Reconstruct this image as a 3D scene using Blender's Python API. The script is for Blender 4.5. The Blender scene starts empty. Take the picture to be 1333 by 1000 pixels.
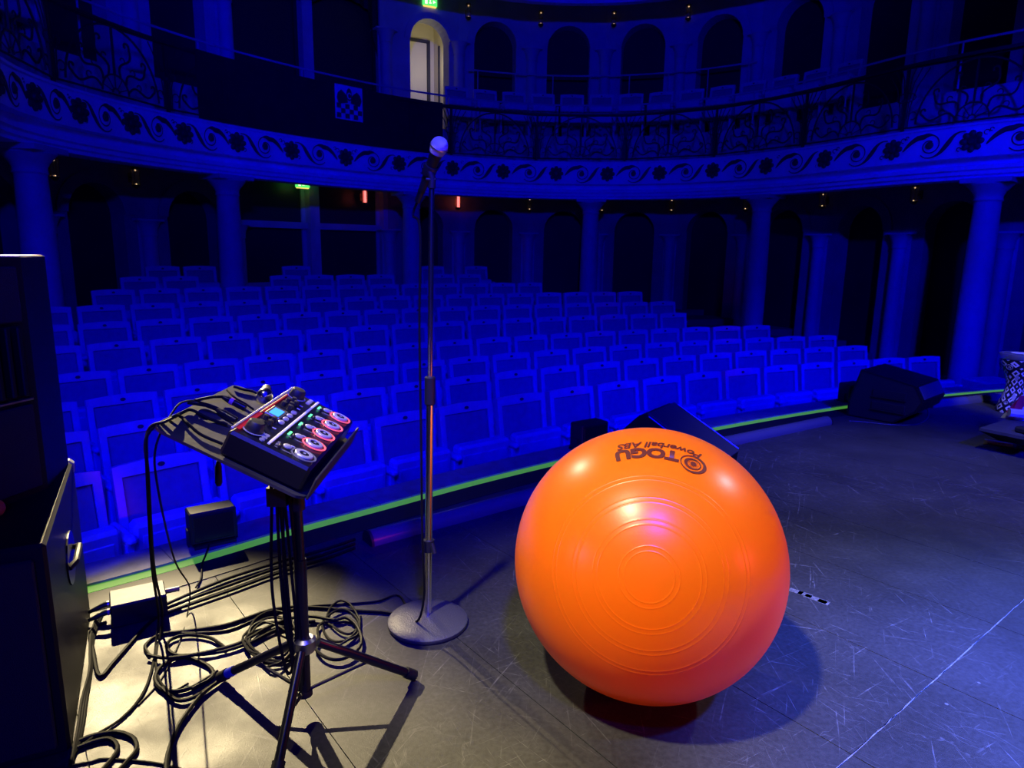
import bpy, math, random
import numpy as np
from mathutils import Vector, Matrix
random.seed(7)
scene = bpy.context.scene
C = scene.collection
# ------------------------------------------------------------------ camera
H, FPX, PITCH, ROLL = 1.27, 885.0, 0.19478740, 0.01584882
_cp, _sp = math.cos(PITCH), math.sin(PITCH)
_F = Vector((0, _cp, -_sp)); _U0 = Vector((0, _sp, _cp)); _X0 = Vector((1, 0, 0))
_X = _X0 * math.cos(ROLL) + _U0 * math.sin(ROLL)
_U = -_X0 * math.sin(ROLL) + _U0 * math.cos(ROLL)
camd = bpy.data.cameras.new('camera'); cam = bpy.data.objects.new('camera', camd); C.objects.link(cam)
camd.sensor_width = 36.0; camd.lens = FPX / 1333.0 * 36.0; camd.clip_start = 0.05; camd.clip_end = 200
m = Matrix.Identity(4)
for i in range(3):
    m[i][0] = _X[i]; m[i][1] = _U[i]; m[i][2] = -_F[i]
m[2][3] = H
cam.matrix_world = m
scene.camera = cam
# ------------------------------------------------------------------ world, exposure
w = bpy.data.worlds.new('world'); scene.world = w; w.use_nodes = True
w.node_tree.nodes['Background'].inputs[0].default_value = (0.0, 0.0, 1.0, 1)
w.node_tree.nodes['Background'].inputs[1].default_value = 0.006
vs = scene.view_settings
vs.view_transform = 'Standard'; vs.look = 'None'; vs.exposure = 0.0; vs.gamma = 1.0; vs.use_curve_mapping = False

# ------------------------------------------------------------------ stage lamps and an added red fill (all outside the frame)
def spot(name, loc, target, power, col, deg, blend=0.3, radius=0.1):
    l = bpy.data.lights.new(name, 'SPOT'); l.energy = power; l.color = col
    l.spot_size = math.radians(deg); l.spot_blend = blend; l.shadow_soft_size = radius
    o = bpy.data.objects.new(name, l); C.objects.link(o); o.location = loc
    o.rotation_euler = (Vector(target) - Vector(loc)).to_track_quat('-Z', 'Y').to_euler()
    return o
BLUE = (0.0, 0.0, 1.0)
spot('warm_front_spot', (-4.35, 7.55, 4.4), (-0.66, 1.20, 0.0), 6800, (1.0, 0.80, 0.44), 13.2, 0.7, 0.05)
spot('front_fill_spot', (-3.70, 7.6, 4.95), (0.36, 1.85, 0.40), 750, (1.0, 0.84, 0.58), 8.0, 0.7, 0.14)
spot('overhead_spot', (-1.45, -0.16, 5.15), (0.60, 1.84, 0.0), 1550, (1.0, 0.88, 0.58), 25, 0.9, 0.12)
spot('cool_side_spot', (6.4, 4.75, 5.2), (1.1, 1.65, 0.0), 560, (0.72, 0.80, 1.0), 21, 0.9, 0.14)
spot('violet_top_spot', (2.74, -0.28, 4.7), (2.1, 1.1, 0.0), 13500, (0.03, 0.09, 1.0), 40, 1.0, 0.15)
spot('percussion_spot', (2.0, 2.2, 5.2), (2.5, 3.4, 0.1), 560, (0.85, 0.88, 1.0), 38, 1.0, 0.10)
spot('drum_spot', (2.6, 2.4, 4.6), (4.2, 5.6, 0.25), 420, (0.9, 0.9, 1.0), 9, 0.8, 0.08)
spot('pink_side_spot', (-4.2, -0.1, 1.7), (0.4, 1.85, 0.36), 80, (1.0, 0.22, 0.75), 10, 0.5, 0.06)
spot('red_side_spot', (4.6, 0.3, 1.2), (0.42, 1.85, 0.30), 380, (1.0, 0.03, 0.06), 10, 0.4, 0.2)
spot('red_fill_spot', (-0.6, -2.6, 0.20), (0.42, 1.85, 0.25), 170, (1.0, 0.02, 0.0), 9.0, 0.4, 0.25)  # added red fill, aimed only at the ball to redden its lower half
spot('blue_back_spot', (1.2, -3.0, 2.8), (-1.2, 1.75, 0.6), 520, BLUE, 26, 0.8, 0.12)
spot('blue_wash', (-2.6, -0.3, 3.7), (-2.8, 4.9, -0.2), 2150, BLUE, 56, 0.9, 0.15)
spot('blue_wash', (0.3, -0.6, 3.7), (-0.2, 5.3, -0.2), 2150, BLUE, 56, 0.9, 0.15)
spot('blue_wash', (3.2, 0.2, 3.7), (2.7, 5.9, -0.2), 2900, BLUE, 52, 0.9, 0.15)
spot('blue_wash', (4.6, 2.2, 4.0), (4.4, 7.2, 0.0), 1700, BLUE, 44, 0.8, 0.15)
spot('blue_wash', (3.6, 2.0, 4.6), (6.6, 9.5, 1.7), 2700, BLUE, 40, 0.8, 0.15)
spot('blue_balcony_wash', (0.2, -1.2, 4.4), (-0.2, 14.0, 7.4), 3200, BLUE, 68, 0.7, 0.15)
spot('blue_balcony_wash', (0.4, -0.6, 4.2), (-5.2, 8.6, 3.6), 1500, BLUE, 46, 0.8, 0.15)

# ------------------------------------------------------------------ pixel -> world helpers (depth comes from what a thing touches)
def ray(u, v):
    return _X * ((u - 666.5) / FPX) - _U * ((v - 500.0) / FPX) + _F
def G(u, v, z=0.0):
    d = ray(u, v); return Vector((0, 0, H)) + d * ((z - H) / d.z)
def Dp(u, v, y):
    d = ray(u, v); return Vector((0, 0, H)) + d * (y / d.y)
def onplane(u, v, p0, n):
    d = ray(u, v); o = Vector((0, 0, H)); return o + d * ((p0 - o).dot(n) / d.dot(n))

# ------------------------------------------------------------------ materials
MATS = {}
def mat(name, col, rough=0.5, metal=0.0, emit=None, estr=0.0, spec=0.5, var=0.0, vscale=8.0, bump=0.0, bscale=60.0,
        coat=0.0, trans=0.0, sss=0.0):
    if name in MATS: return MATS[name]
    M = bpy.data.materials.new(name); M.use_nodes = True
    nt = M.node_tree; b = nt.nodes['Principled BSDF']
    b.inputs['Base Color'].default_value = (*col, 1); b.inputs['Roughness'].default_value = rough
    b.inputs['Metallic'].default_value = metal; b.inputs['Specular IOR Level'].default_value = spec
    if coat: b.inputs['Coat Weight'].default_value = coat; b.inputs['Coat Roughness'].default_value = 0.25
    if trans: b.inputs['Transmission Weight'].default_value = trans
    if emit: b.inputs['Emission Color'].default_value = (*emit, 1); b.inputs['Emission Strength'].default_value = estr
    if var or bump:
        tc = nt.nodes.new('ShaderNodeTexCoord')
    if var:
        n = nt.nodes.new('ShaderNodeTexNoise'); n.inputs['Scale'].default_value = vscale; n.inputs['Detail'].default_value = 6
        nt.links.new(tc.outputs['Object'], n.inputs['Vector'])
        r = nt.nodes.new('ShaderNodeMapRange'); r.inputs[1].default_value = 0.3; r.inputs[2].default_value = 0.7
        r.inputs[3].default_value = 1 - var; r.inputs[4].default_value = 1 + var
        nt.links.new(n.outputs['Fac'], r.inputs[0])
        mx = nt.nodes.new('ShaderNodeMix'); mx.data_type = 'RGBA'; mx.blend_type = 'MULTIPLY'
        mx.inputs[0].default_value = 1.0; mx.inputs[6].default_value = (*col, 1)
        nt.links.new(r.outputs[0], mx.inputs[7]); nt.links.new(mx.outputs[2], b.inputs['Base Color'])
    if bump:
        n2 = nt.nodes.new('ShaderNodeTexNoise'); n2.inputs['Scale'].default_value = bscale; n2.inputs['Detail'].default_value = 4
        nt.links.new(tc.outputs['Object'], n2.inputs['Vector'])
        bp = nt.nodes.new('ShaderNodeBump'); bp.inputs['Strength'].default_value = bump; bp.inputs['Distance'].default_value = 0.004
        nt.links.new(n2.outputs['Fac'], bp.inputs['Height']); nt.links.new(bp.outputs['Normal'], b.inputs['Normal'])
    MATS[name] = M; return M

def floor_material():
    M = bpy.data.materials.new('stage_floor_vinyl'); M.use_nodes = True; nt = M.node_tree; L = nt.links
    b = nt.nodes['Principled BSDF']; tc = nt.nodes.new('ShaderNodeTexCoord')
    def noise(scale, rot=0, sx=1, sy=1, det=4, dist=0.0):
        m0 = nt.nodes.new('ShaderNodeMapping'); m0.inputs['Rotation'].default_value = (0, 0, rot); L.new(tc.outputs['Object'], m0.inputs['Vector'])
        mp = nt.nodes.new('ShaderNodeMapping'); mp.inputs['Scale'].default_value = (sx, sy, 1); L.new(m0.outputs[0], mp.inputs['Vector'])
        n = nt.nodes.new('ShaderNodeTexNoise'); n.inputs['Scale'].default_value = scale; n.inputs['Detail'].default_value = det
        n.inputs['Distortion'].default_value = dist
        L.new(mp.outputs[0], n.inputs['Vector']); return n.outputs['Fac']
    def rng(x, a, c, lo=0.0, hi=1.0):
        r = nt.nodes.new('ShaderNodeMapRange'); r.inputs[1].default_value = a; r.inputs[2].default_value = c
        r.inputs[3].default_value = lo; r.inputs[4].default_value = hi; L.new(x, r.inputs[0]); return r.outputs[0]
    def mth(op, a, c):
        q = nt.nodes.new('ShaderNodeMath'); q.operation = op
        for i, s in enumerate((a, c)):
            if isinstance(s, (int, float)): q.inputs[i].default_value = s
            else: L.new(s, q.inputs[i])
        return q.outputs[0]
    base = rng(noise(2.2, det=8), 0.3, 0.7, 0.030, 0.052)
    fine = rng(noise(70, det=6), 0.3, 0.7, 0.76, 1.24)
    val = mth('MULTIPLY', base, fine)
    patch = rng(noise(1.3, det=3), 0.40, 0.62)
    scr = None
    for k, (rot, sc) in enumerate(((0.3, 58), (1.1, 72), (2.0, 62), (2.6, 85), (0.8, 100), (1.6, 70))):
        s = rng(noise(sc, rot, 0.05, 1.5, 2, 0.7), 0.67, 0.76)
        scr = s if scr is None else mth('MAXIMUM', scr, s)
    # fine ridged lines
    v = nt.nodes.new('ShaderNodeTexVoronoi'); v.feature = 'DISTANCE_TO_EDGE'; v.inputs['Scale'].default_value = 5.5
    mp = nt.nodes.new('ShaderNodeMapping'); mp.inputs['Scale'].default_value = (1, 1.7, 1); mp.inputs['Rotation'].default_value = (0, 0, 0.6)
    nw = nt.nodes.new('ShaderNodeTexNoise'); nw.inputs['Scale'].default_value = 3.0; nw.inputs['Detail'].default_value = 5
    L.new(tc.outputs['Object'], nw.inputs['Vector'])
    va = nt.nodes.new('ShaderNodeVectorMath'); va.operation = 'ADD'; L.new(tc.outputs['Object'], va.inputs[0])
    vsn = nt.nodes.new('ShaderNodeVectorMath'); vsn.operation = 'SCALE'; vsn.inputs['Scale'].default_value = 0.35
    L.new(nw.outputs['Color'], vsn.inputs[0]); L.new(vsn.outputs[0], va.inputs[1]); L.new(va.outputs[0], mp.inputs['Vector'])
    L.new(mp.outputs[0], v.inputs['Vector'])
    lines = rng(v.outputs['Distance'], 0.0, 0.012, 1.0, 0.0)
    lines = mth('MULTIPLY', lines, rng(noise(6, det=2), 0.5, 0.62))
    scr = mth('MAXIMUM', scr, mth('MULTIPLY', lines, 0.6))
    scr = mth('MULTIPLY', scr, mth('MULTIPLY', mth('ADD', mth('MULTIPLY', patch, 0.75), 0.2), rng(noise(40, det=3), 0.35, 0.65, 0.15, 1.35)))
    sp = nt.nodes.new('ShaderNodeTexVoronoi'); sp.inputs['Scale'].default_value = 9.0
    L.new(tc.outputs['Object'], sp.inputs['Vector'])
    speck = mth('MULTIPLY', rng(sp.outputs['Distance'], 0.03, 0.055, 1.0, 0.0), rng(noise(3.1), 0.52, 0.58))
    allm = mth('MAXIMUM', scr, speck)
    val = mth('ADD', val, mth('MULTIPLY', allm, 0.14))
    cm = nt.nodes.new('ShaderNodeCombineColor')
    L.new(mth('MULTIPLY', val, 1.0), cm.inputs[0]); L.new(mth('MULTIPLY', val, 1.0), cm.inputs[1]); L.new(mth('MULTIPLY', val, 0.96), cm.inputs[2])
    L.new(cm.outputs[0], b.inputs['Base Color'])
    L.new(rng(noise(5, det=5), 0.3, 0.7, 0.42, 0.62), b.inputs['Roughness'])
    bp = nt.nodes.new('ShaderNodeBump'); bp.inputs['Strength'].default_value = 0.25; bp.inputs['Distance'].default_value = 0.0015
    L.new(mth('ADD', noise(260, det=4), mth('MULTIPLY', allm, 0.8)), bp.inputs['Height']); L.new(bp.outputs['Normal'], b.inputs['Normal'])
    b.inputs['Specular IOR Level'].default_value = 0.35
    return M

M_FLOOR = floor_material()
M_SEAM = mat('worn_seam', (0.13, 0.13, 0.125), 0.8, var=0.3, vscale=20)
M_LEDGE = mat('ledge_wood', (0.22, 0.22, 0.22), 0.5, var=0.25, vscale=14, bump=0.3)
M_GLOWTAPE = mat('green_tape', (0.18, 0.5, 0.03), 0.6, emit=(0.10, 0.42, 0.05), estr=0.55, var=0.2, vscale=5)
M_BLACK = mat('matt_black', (0.012, 0.012, 0.013), 0.55, bump=0.1, bscale=120)
M_BLACKG = mat('gloss_black', (0.010, 0.010, 0.012), 0.28)
M_CABLE = mat('cable_rubber', (0.006, 0.006, 0.006), 0.6, spec=0.15)
M_TOLEX = mat('speaker_paint', (0.007, 0.007, 0.008), 0.5, spec=0.35, bump=0.15, bscale=300)
M_GRILLE = mat('speaker_grille', (0.022, 0.020, 0.020), 0.7, bump=0.8, bscale=400)
M_CHROME = mat('chrome', (0.86, 0.86, 0.88), 0.22, 1.0)
M_STEEL = mat('grey_steel', (0.45, 0.45, 0.46), 0.38, 1.0, var=0.2, vscale=30)
M_BASE = mat('cast_iron_base', (0.10, 0.10, 0.10), 0.45, 0.2, bump=0.5, bscale=200)
M_SEATF = mat('seat_frame_fabric', (0.50, 0.50, 0.52), 0.55, var=0.08, vscale=12)
M_SEATP = mat('seat_panel_fabric', (0.26, 0.26, 0.27), 0.75, var=0.08, vscale=18, bump=0.3, bscale=300)
M_PLATE = mat('number_plate', (0.03, 0.02, 0.03), 0.4)
M_RUST = mat('brass_plate_worn', (0.14, 0.05, 0.05), 0.5)
M_COL = mat('column_stone', (0.42, 0.42, 0.42), 0.6, var=0.1, vscale=4)
M_WALLLOW = mat('lower_wall_dimmed', (0.20, 0.20, 0.20), 0.75, var=0.15, vscale=2.5)  # darker copy of the wall colour, dimness under the balcony painted in
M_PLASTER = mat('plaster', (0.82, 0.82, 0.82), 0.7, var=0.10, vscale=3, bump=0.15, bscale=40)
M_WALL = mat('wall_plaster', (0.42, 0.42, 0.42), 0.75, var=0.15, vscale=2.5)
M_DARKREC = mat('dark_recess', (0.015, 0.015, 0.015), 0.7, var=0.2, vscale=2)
M_IRON = mat('wrought_iron', (0.012, 0.012, 0.012), 0.6)
M_ORN = mat('dark_relief', (0.03, 0.028, 0.028), 0.6)
M_CLOTH = mat('dark_drape', (0.020, 0.012, 0.010), 0.7, var=0.3, vscale=6)
M_CARPET = mat('hall_carpet', (0.10, 0.10, 0.11), 0.9, var=0.2, vscale=6)
M_CREAM = mat('cream_wall', (0.75, 0.68, 0.50), 0.6)
M_GLASS = mat('dark_glass', (0.02, 0.02, 0.025), 0.4)

# ------------------------------------------------------------------ mesh builder
class MB:
    def __init__(s): s.v = []; s.f = []
    def add(s, vs_, fs):
        o = len(s.v); s.v += [tuple(p) for p in vs_]; s.f += [tuple(i + o for i in f) for f in fs]; return s
    def box(s, c, d, R=None):
        c = Vector(c); h = Vector(d) / 2
        P = [Vector((x * h.x, y * h.y, z * h.z)) for x in (-1, 1) for y in (-1, 1) for z in (-1, 1)]
        if R: P = [R @ p for p in P]
        return s.add([p + c for p in P], [(0, 1, 3, 2), (4, 6, 7, 5), (0, 4, 5, 1), (2, 3, 7, 6), (0, 2, 6, 4), (1, 5, 7, 3)])
    def bbox(s, c, d, b, R=None):
        # box with all edges chamfered by b
        c = Vector(c); h = Vector(d) / 2; V = []; 
        idx = {}
        for x in (-1, 1):
            for y in (-1, 1):
                for z in (-1, 1):
                    for a in range(3):
                        p = [x * (h.x - b), y * (h.y - b), z * (h.z - b)]
                        p[a] = (x, y, z)[a] * h[a]
                        idx[(x, y, z, a)] = len(V); V.append(Vector(p))
        F = []
        for a in range(3):
            o1, o2 = [(1, 2), (2, 0), (0, 1)][a]
            for sg in (-1, 1):
                q = []
                for (s1, s2) in ((-1, -1), (1, -1), (1, 1), (-1, 1)):
                    k = [0, 0, 0]; k[a] = sg; k[o1] = s1; k[o2] = s2; q.append(idx[(*k, a)])
                F.append(tuple(q if sg > 0 else q[::-1]))
            # edges parallel to axis a
            for s1 in (-1, 1):
                for s2 in (-1, 1):
                    k0 = [0, 0, 0]; k1 = [0, 0, 0]; k0[a] = -1; k1[a] = 1
                    k0[o1] = k1[o1] = s1; k0[o2] = k1[o2] = s2
                    q = [idx[(*k0, o1)], idx[(*k1, o1)], idx[(*k1, o2)], idx[(*k0, o2)]]
                    F.append(tuple(q if s1 * s2 < 0 else q[::-1]))
        for x in (-1, 1):
            for y in (-1, 1):
                for z in (-1, 1):
                    q = [idx[(x, y, z, 0)], idx[(x, y, z, 1)], idx[(x, y, z, 2)]]
                    F.append(tuple(q if x * y * z > 0 else q[::-1]))
        if R: V = [R @ p for p in V]
        return s.add([p + c for p in V], F)
    def tube(s, pts, r, n=8, closed=False, cap=True, flat=None):
        pts = [Vector(p) for p in pts]; N = len(pts); rr = r if isinstance(r, (list, tuple)) else [r] * N
        ring = []; up = None
        for i, p in enumerate(pts):
            a = pts[(i - 1) % N] if (i > 0 or closed) else pts[i]; b = pts[(i + 1) % N] if (i < N - 1 or closed) else pts[i]
            t = (b - a); t = t.normalized() if t.length > 1e-9 else Vector((0, 0, 1))
            if up is None:
                up = Vector((0, 0, 1)) if abs(t.z) < 0.9 else Vector((1, 0, 0))
            sd = t.cross(up)
            if sd.length < 1e-6: sd = t.cross(Vector((1, 0.3, 0)))
            sd.normalize(); up = sd.cross(t).normalized()
            ring.append([p + (sd * math.cos(2 * math.pi * k / n) + up * math.sin(2 * math.pi * k / n) * (flat or 1)) * rr[i] for k in range(n)])
        V = [q for rg in ring for q in rg]; F = []
        M_ = N if closed else N - 1
        for i in range(M_):
            j = (i + 1) % N
            for k in range(n):
                l = (k + 1) % n; F.append((i * n + k, i * n + l, j * n + l, j * n + k))
        if cap and not closed:
            F.append(tuple(range(n))[::-1]); F.append(tuple((N - 1) * n + k for k in range(n)))
        return s.add(V, F)
    def lathe(s, prof, n=24, M=None, caps=True):
        V = []; F = []
        for (r, z) in prof:
            for k in range(n):
                a = 2 * math.pi * k / n; V.append(Vector((r * math.cos(a), r * math.sin(a), z)))
        for i in range(len(prof) - 1):
            for k in range(n):
                l = (k + 1) % n; F.append((i * n + k, i * n + l, (i + 1) * n + l, (i + 1) * n + k))
        if caps:
            F.append(tuple(range(n))[::-1]); F.append(tuple((len(prof) - 1) * n + k for k in range(n)))
        if M: V = [M @ v for v in V]
        return s.add(V, F)
    def prism(s, poly, M, d):
        # poly in local (x,y), extruded from z=0 to z=d, through matrix M
        n = len(poly); V = [M @ Vector((x, y, 0)) for x, y in poly] + [M @ Vector((x, y, d)) for x, y in poly]
        F = [tuple(range(n))[::-1], tuple(range(n, 2 * n))]
        for i in range(n):
            j = (i + 1) % n; F.append((i, j, n + j, n + i))
        return s.add(V, F)
    def mesh(s, name, mt, smooth=False):
        me = bpy.data.meshes.new(name); me.from_pydata([tuple(v) for v in s.v], [], s.f)
        me.materials.append(mt)
        if smooth:
            me.polygons.foreach_set('use_smooth', [True] * len(me.polygons))
            try: me.set_sharp_from_angle(angle=math.radians(40))
            except Exception: pass
        me.update(); return me
    def build(s, name, mt, parent=None, smooth=False):
        return link(name, s.mesh(name, mt, smooth), parent)
def link(name, me, parent=None, M=None):
    o = bpy.data.objects.new(name, me); C.objects.link(o)
    if parent: o.parent = parent
    if M is not None: o.matrix_local = M
    return o
def empty(name, loc=(0, 0, 0), rz=0.0):
    o = bpy.data.objects.new(name, None); C.objects.link(o); o.location = loc; o.rotation_euler = (0, 0, rz)
    o.empty_display_size = 0.1; return o
def tag(o, label=None, cat=None, group=None, kind=None):
    if label: o['label'] = label
    if cat: o['category'] = cat
    if group: o['group'] = group
    if kind: o['kind'] = kind
    return o
def frame(o, x, y, z):
    M = Matrix.Identity(4)
    for i in range(3): M[i][0] = x[i]; M[i][1] = y[i]; M[i][2] = z[i]; M[i][3] = o[i]
    return M
def smooth_path(pts, k=6, closed=False):
    pts = [Vector(p) for p in pts]; n = len(pts); out = []
    for i in range(n if closed else n - 1):
        p0 = pts[(i - 1) % n] if closed or i > 0 else pts[0]; p1 = pts[i]; p2 = pts[(i + 1) % n]
        p3 = pts[(i + 2) % n] if closed or i < n - 2 else pts[-1]
        for j in range(k):
            t = j / k
            out.append(0.5 * ((2 * p1) + (p2 - p0) * t + (2 * p0 - 5 * p1 + 4 * p2 - p3) * t * t + (3 * p1 - p0 - 3 * p2 + p3) * t ** 3))
    if not closed: out.append(pts[-1])
    return out

# ================================================================== STAGE
gpts = [(-2.35, 1.75), (-1.93, 2.03), (-1.471, 2.406), (-1.225, 2.635), (-0.989, 2.87), (-0.625, 3.192), (-0.064, 3.683), (0.9, 4.42), (2.0, 5.148), (3.263, 5.85), (4.6, 6.42), (6.2, 6.95)]
edge = smooth_path([(x, y, 0) for x, y in gpts], 5)
def offs(path, d):
    out = []
    for i, p in enumerate(path):
        t = (path[min(i + 1, len(path) - 1)] - path[max(i - 1, 0)]).normalized()
        out.append(p + Vector((-t.y, t.x, 0)) * d)
    return out
E1 = Vector((0.786, 0.618, 0)); E2 = Vector((0.618, -0.786, 0))
def ab(p): return (p.dot(E1), p.dot(E2))
def P_ab(a, b, z=0.0): v = E1 * a + E2 * b; return Vector((v.x, v.y, z))
# base slab (worn grey under the panels, seen in the joints)
stage = MB()
inner = offs(edge, -0.004)
back = [Vector((9, 6.9, 0)), Vector((9, -4.5, 0)), Vector((-5.5, -4.5, 0)), Vector((-5.5, 1.7, 0))]
poly = [(p.x, p.y) for p in offs(edge, 0.24)] + [(p.x, p.y) for p in back]
stage.prism(poly, Matrix.Translation((0, 0, -0.9)), 0.9 - 0.006)
st = stage.build('floor', M_SEAM); tag(st, kind='structure')
ea = [ab(p) for p in inner]
def b_edge(a):
    for i in range(len(ea) - 1):
        if ea[i][0] <= a <= ea[i + 1][0]:
            t = (a - ea[i][0]) / (ea[i + 1][0] - ea[i][0]); return ea[i][1] + t * (ea[i + 1][1] - ea[i][1])
    return ea[0][1] if a < ea[0][0] else ea[-1][1]
s1 = ab(G(1211, 890))          # the long cross joint at right
a0 = ab(G(490, 745))[0]
B_SEAM = s1[1]
k = -8
g = 0.0013
while k < 18:
    aL, aR = a0 + 0.522 * k, a0 + 0.522 * (k + 1); k += 1
    top = [(a, b_edge(a)) for a in np.linspace(aL + g, aR - g, 5)]
    if aL < ea[0][0] - 1.2: continue
    p = MB(); q = top + [(aR - g, B_SEAM - g), (aL + g, B_SEAM - g)]
    p.prism([(P_ab(a, b).x, P_ab(a, b).y) for a, b in q][::-1], Matrix.Translation((0, 0, -0.006)), 0.006)
    p.build('floor_panel', M_FLOOR, st)
    for bs, be in ((B_SEAM, B_SEAM + 2.44), (B_SEAM + 2.44, B_SEAM + 5.0)):
        p = MB(); q = [(aL + g, bs + 2 * g), (aR - g, bs + 2 * g), (aR - g, be - g), (aL + g, be - g)]
        p.prism([(P_ab(a, b).x, P_ab(a, b).y) for a, b in q][::-1], Matrix.Translation((0, 0, -0.006)), 0.006)
        p.build('floor_panel', M_FLOOR, st)
# ragged light scuff along the cross joint
jt = MB(); pts = []
for i in range(60):
    a = s1[0] - 1.3 + i * 0.05
    pts.append(P_ab(a, B_SEAM + random.uniform(-0.003, 0.003), -0.001))
jt.tube(pts, [random.uniform(0.0008, 0.0032) for _ in pts], 5, flat=0.4)
jt.build('joint_edge', mat('joint_lip', (0.24, 0.24, 0.24), 0.6, var=0.4, vscale=40), st)
# scuffed tape remains beside the ball
for (u, v, ln) in ((1036, 770, 0.05), (1048, 774, 0.05), (1062, 780, 0.08), (1072, 784, 0.04)):
    c = G(u, v); s_ = MB(); s_.box((0, 0, 0.0004), (ln, 0.03, 0.0008))
    o = s_.build('tape_scrap', mat('tape_scrap', (0.16, 0.16, 0.16), 0.7, var=0.6, vscale=90), st)
    o.location = c; o.rotation_euler = (0, 0, -0.75)
# green glow strip, ledge planks
def ribbon(path, w0, w1, z0, z1):
    A, B = offs(path, w0), offs(path, w1); b = MB(); V = []; F = []
    for p, q in zip(A, B): V += [Vector((p.x, p.y, z0)), Vector((q.x, q.y, z0)), Vector((q.x, q.y, z1)), Vector((p.x, p.y, z1))]
    for i in range(len(A) - 1):
        for k_ in range(4):
            l = (k_ + 1) % 4; F.append((i * 4 + k_, (i + 1) * 4 + k_, (i + 1) * 4 + l, i * 4 + l))
    n = len(A) - 1; F.append((0, 1, 2, 3)); F.append((n * 4 + 3, n * 4 + 2, n * 4 + 1, n * 4))
    b.add(V, F); return b
tag(ribbon(edge, -0.024, 0.035, -0.004, 0.004).build('glow_strip', M_GLOWTAPE), 'thin green glowing strip running along the curved stage edge', 'strip light')
ledge = empty('ledge', (0, 0, 0)); ledge.name = 'trim_1'; tag(ledge, kind='structure')
fine = smooth_path([(x, y, 0) for x, y in gpts], 12)
step = 10
for i in range(0, len(fine) - 1, step):
    seg = fine[i:i + step + 1]
    if len(seg) < 3: break
    L2 = offs(fine, 0.037)[i:i + step + 1]; 
    A = offs(fine, 0.037)[i:i + step + 1]; B = offs(fine, 0.235)[i:i + step + 1]
    t0 = (A[1] - A[0]).normalized() * 0.003; A[0] = A[0] + t0; B[0] = B[0] + t0
    b = MB(); V = []; F = []
    for p, q in zip(A, B): V += [Vector((p.x, p.y, -0.006)), Vector((q.x, q.y, -0.006)), Vector((q.x, q.y, 0.012)), Vector((p.x, p.y, 0.012))]
    n = len(A) - 1
    for j in range(n):
        for k_ in range(4):
            l = (k_ + 1) % 4; F.append((j * 4 + k_, (j + 1) * 4 + k_, (j + 1) * 4 + l, j * 4 + l))
    F.append((0, 1, 2, 3)); F.append((n * 4 + 3, n * 4 + 2, n * 4 + 1, n * 4))
    b.add(V, F); b.build('plank', M_LEDGE, ledge)
tag(ribbon(edge, -0.18, -0.026, 0.0005, 0.003).build('cable_mat', M_BLACK), 'long black rubber mat strip beside the green strip', 'mat')

# ================================================================== HALL FLOOR AND SEATS
RC = Vector((10.03, -7.7286, 0))
ROWS = [(16.468, 0.080, -0.813), (17.309, 0.098, -0.803), (18.142, 0.121, -0.795), (18.957, 0.185, -0.800), (19.793, 0.309, -0.773),
        (20.582, 0.425, -0.768), (21.39, 0.539, -0.760), (22.23, 0.662, -0.745), (23.111, 0.779, -0.632), (24.0, 0.90, -0.745)]
DOT = 0.845      # number plate above the row's floor
hf = MB(); V = []; F = []
zs = [r[1] - DOT for r in ROWS]
rad = [14.0] ; zz = [zs[0]]
for i in range(1, len(ROWS)):
    e = ROWS[i][0] - 0.62
    rad += [e, e]; zz += [zs[i - 1], zs[i]]
rad.append(36.0); zz.append(zs[-1])
NA = 40
for r, z in zip(rad, zz):
    for j in range(NA + 1):
        th = -1.2 + 1.32 * j / NA; V.append(RC + Vector((r * math.sin(th), r * math.cos(th), z)))
for i in range(len(rad) - 1):
    for j in range(NA): F.append((i * (NA + 1) + j, i * (NA + 1) + j + 1, (i + 1) * (NA + 1) + j + 1, (i + 1) * (NA + 1) + j))
hf.add(V, [f[::-1] for f in F]); tag(hf.build('floor_hall', M_CARPET), kind='structure')

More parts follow.
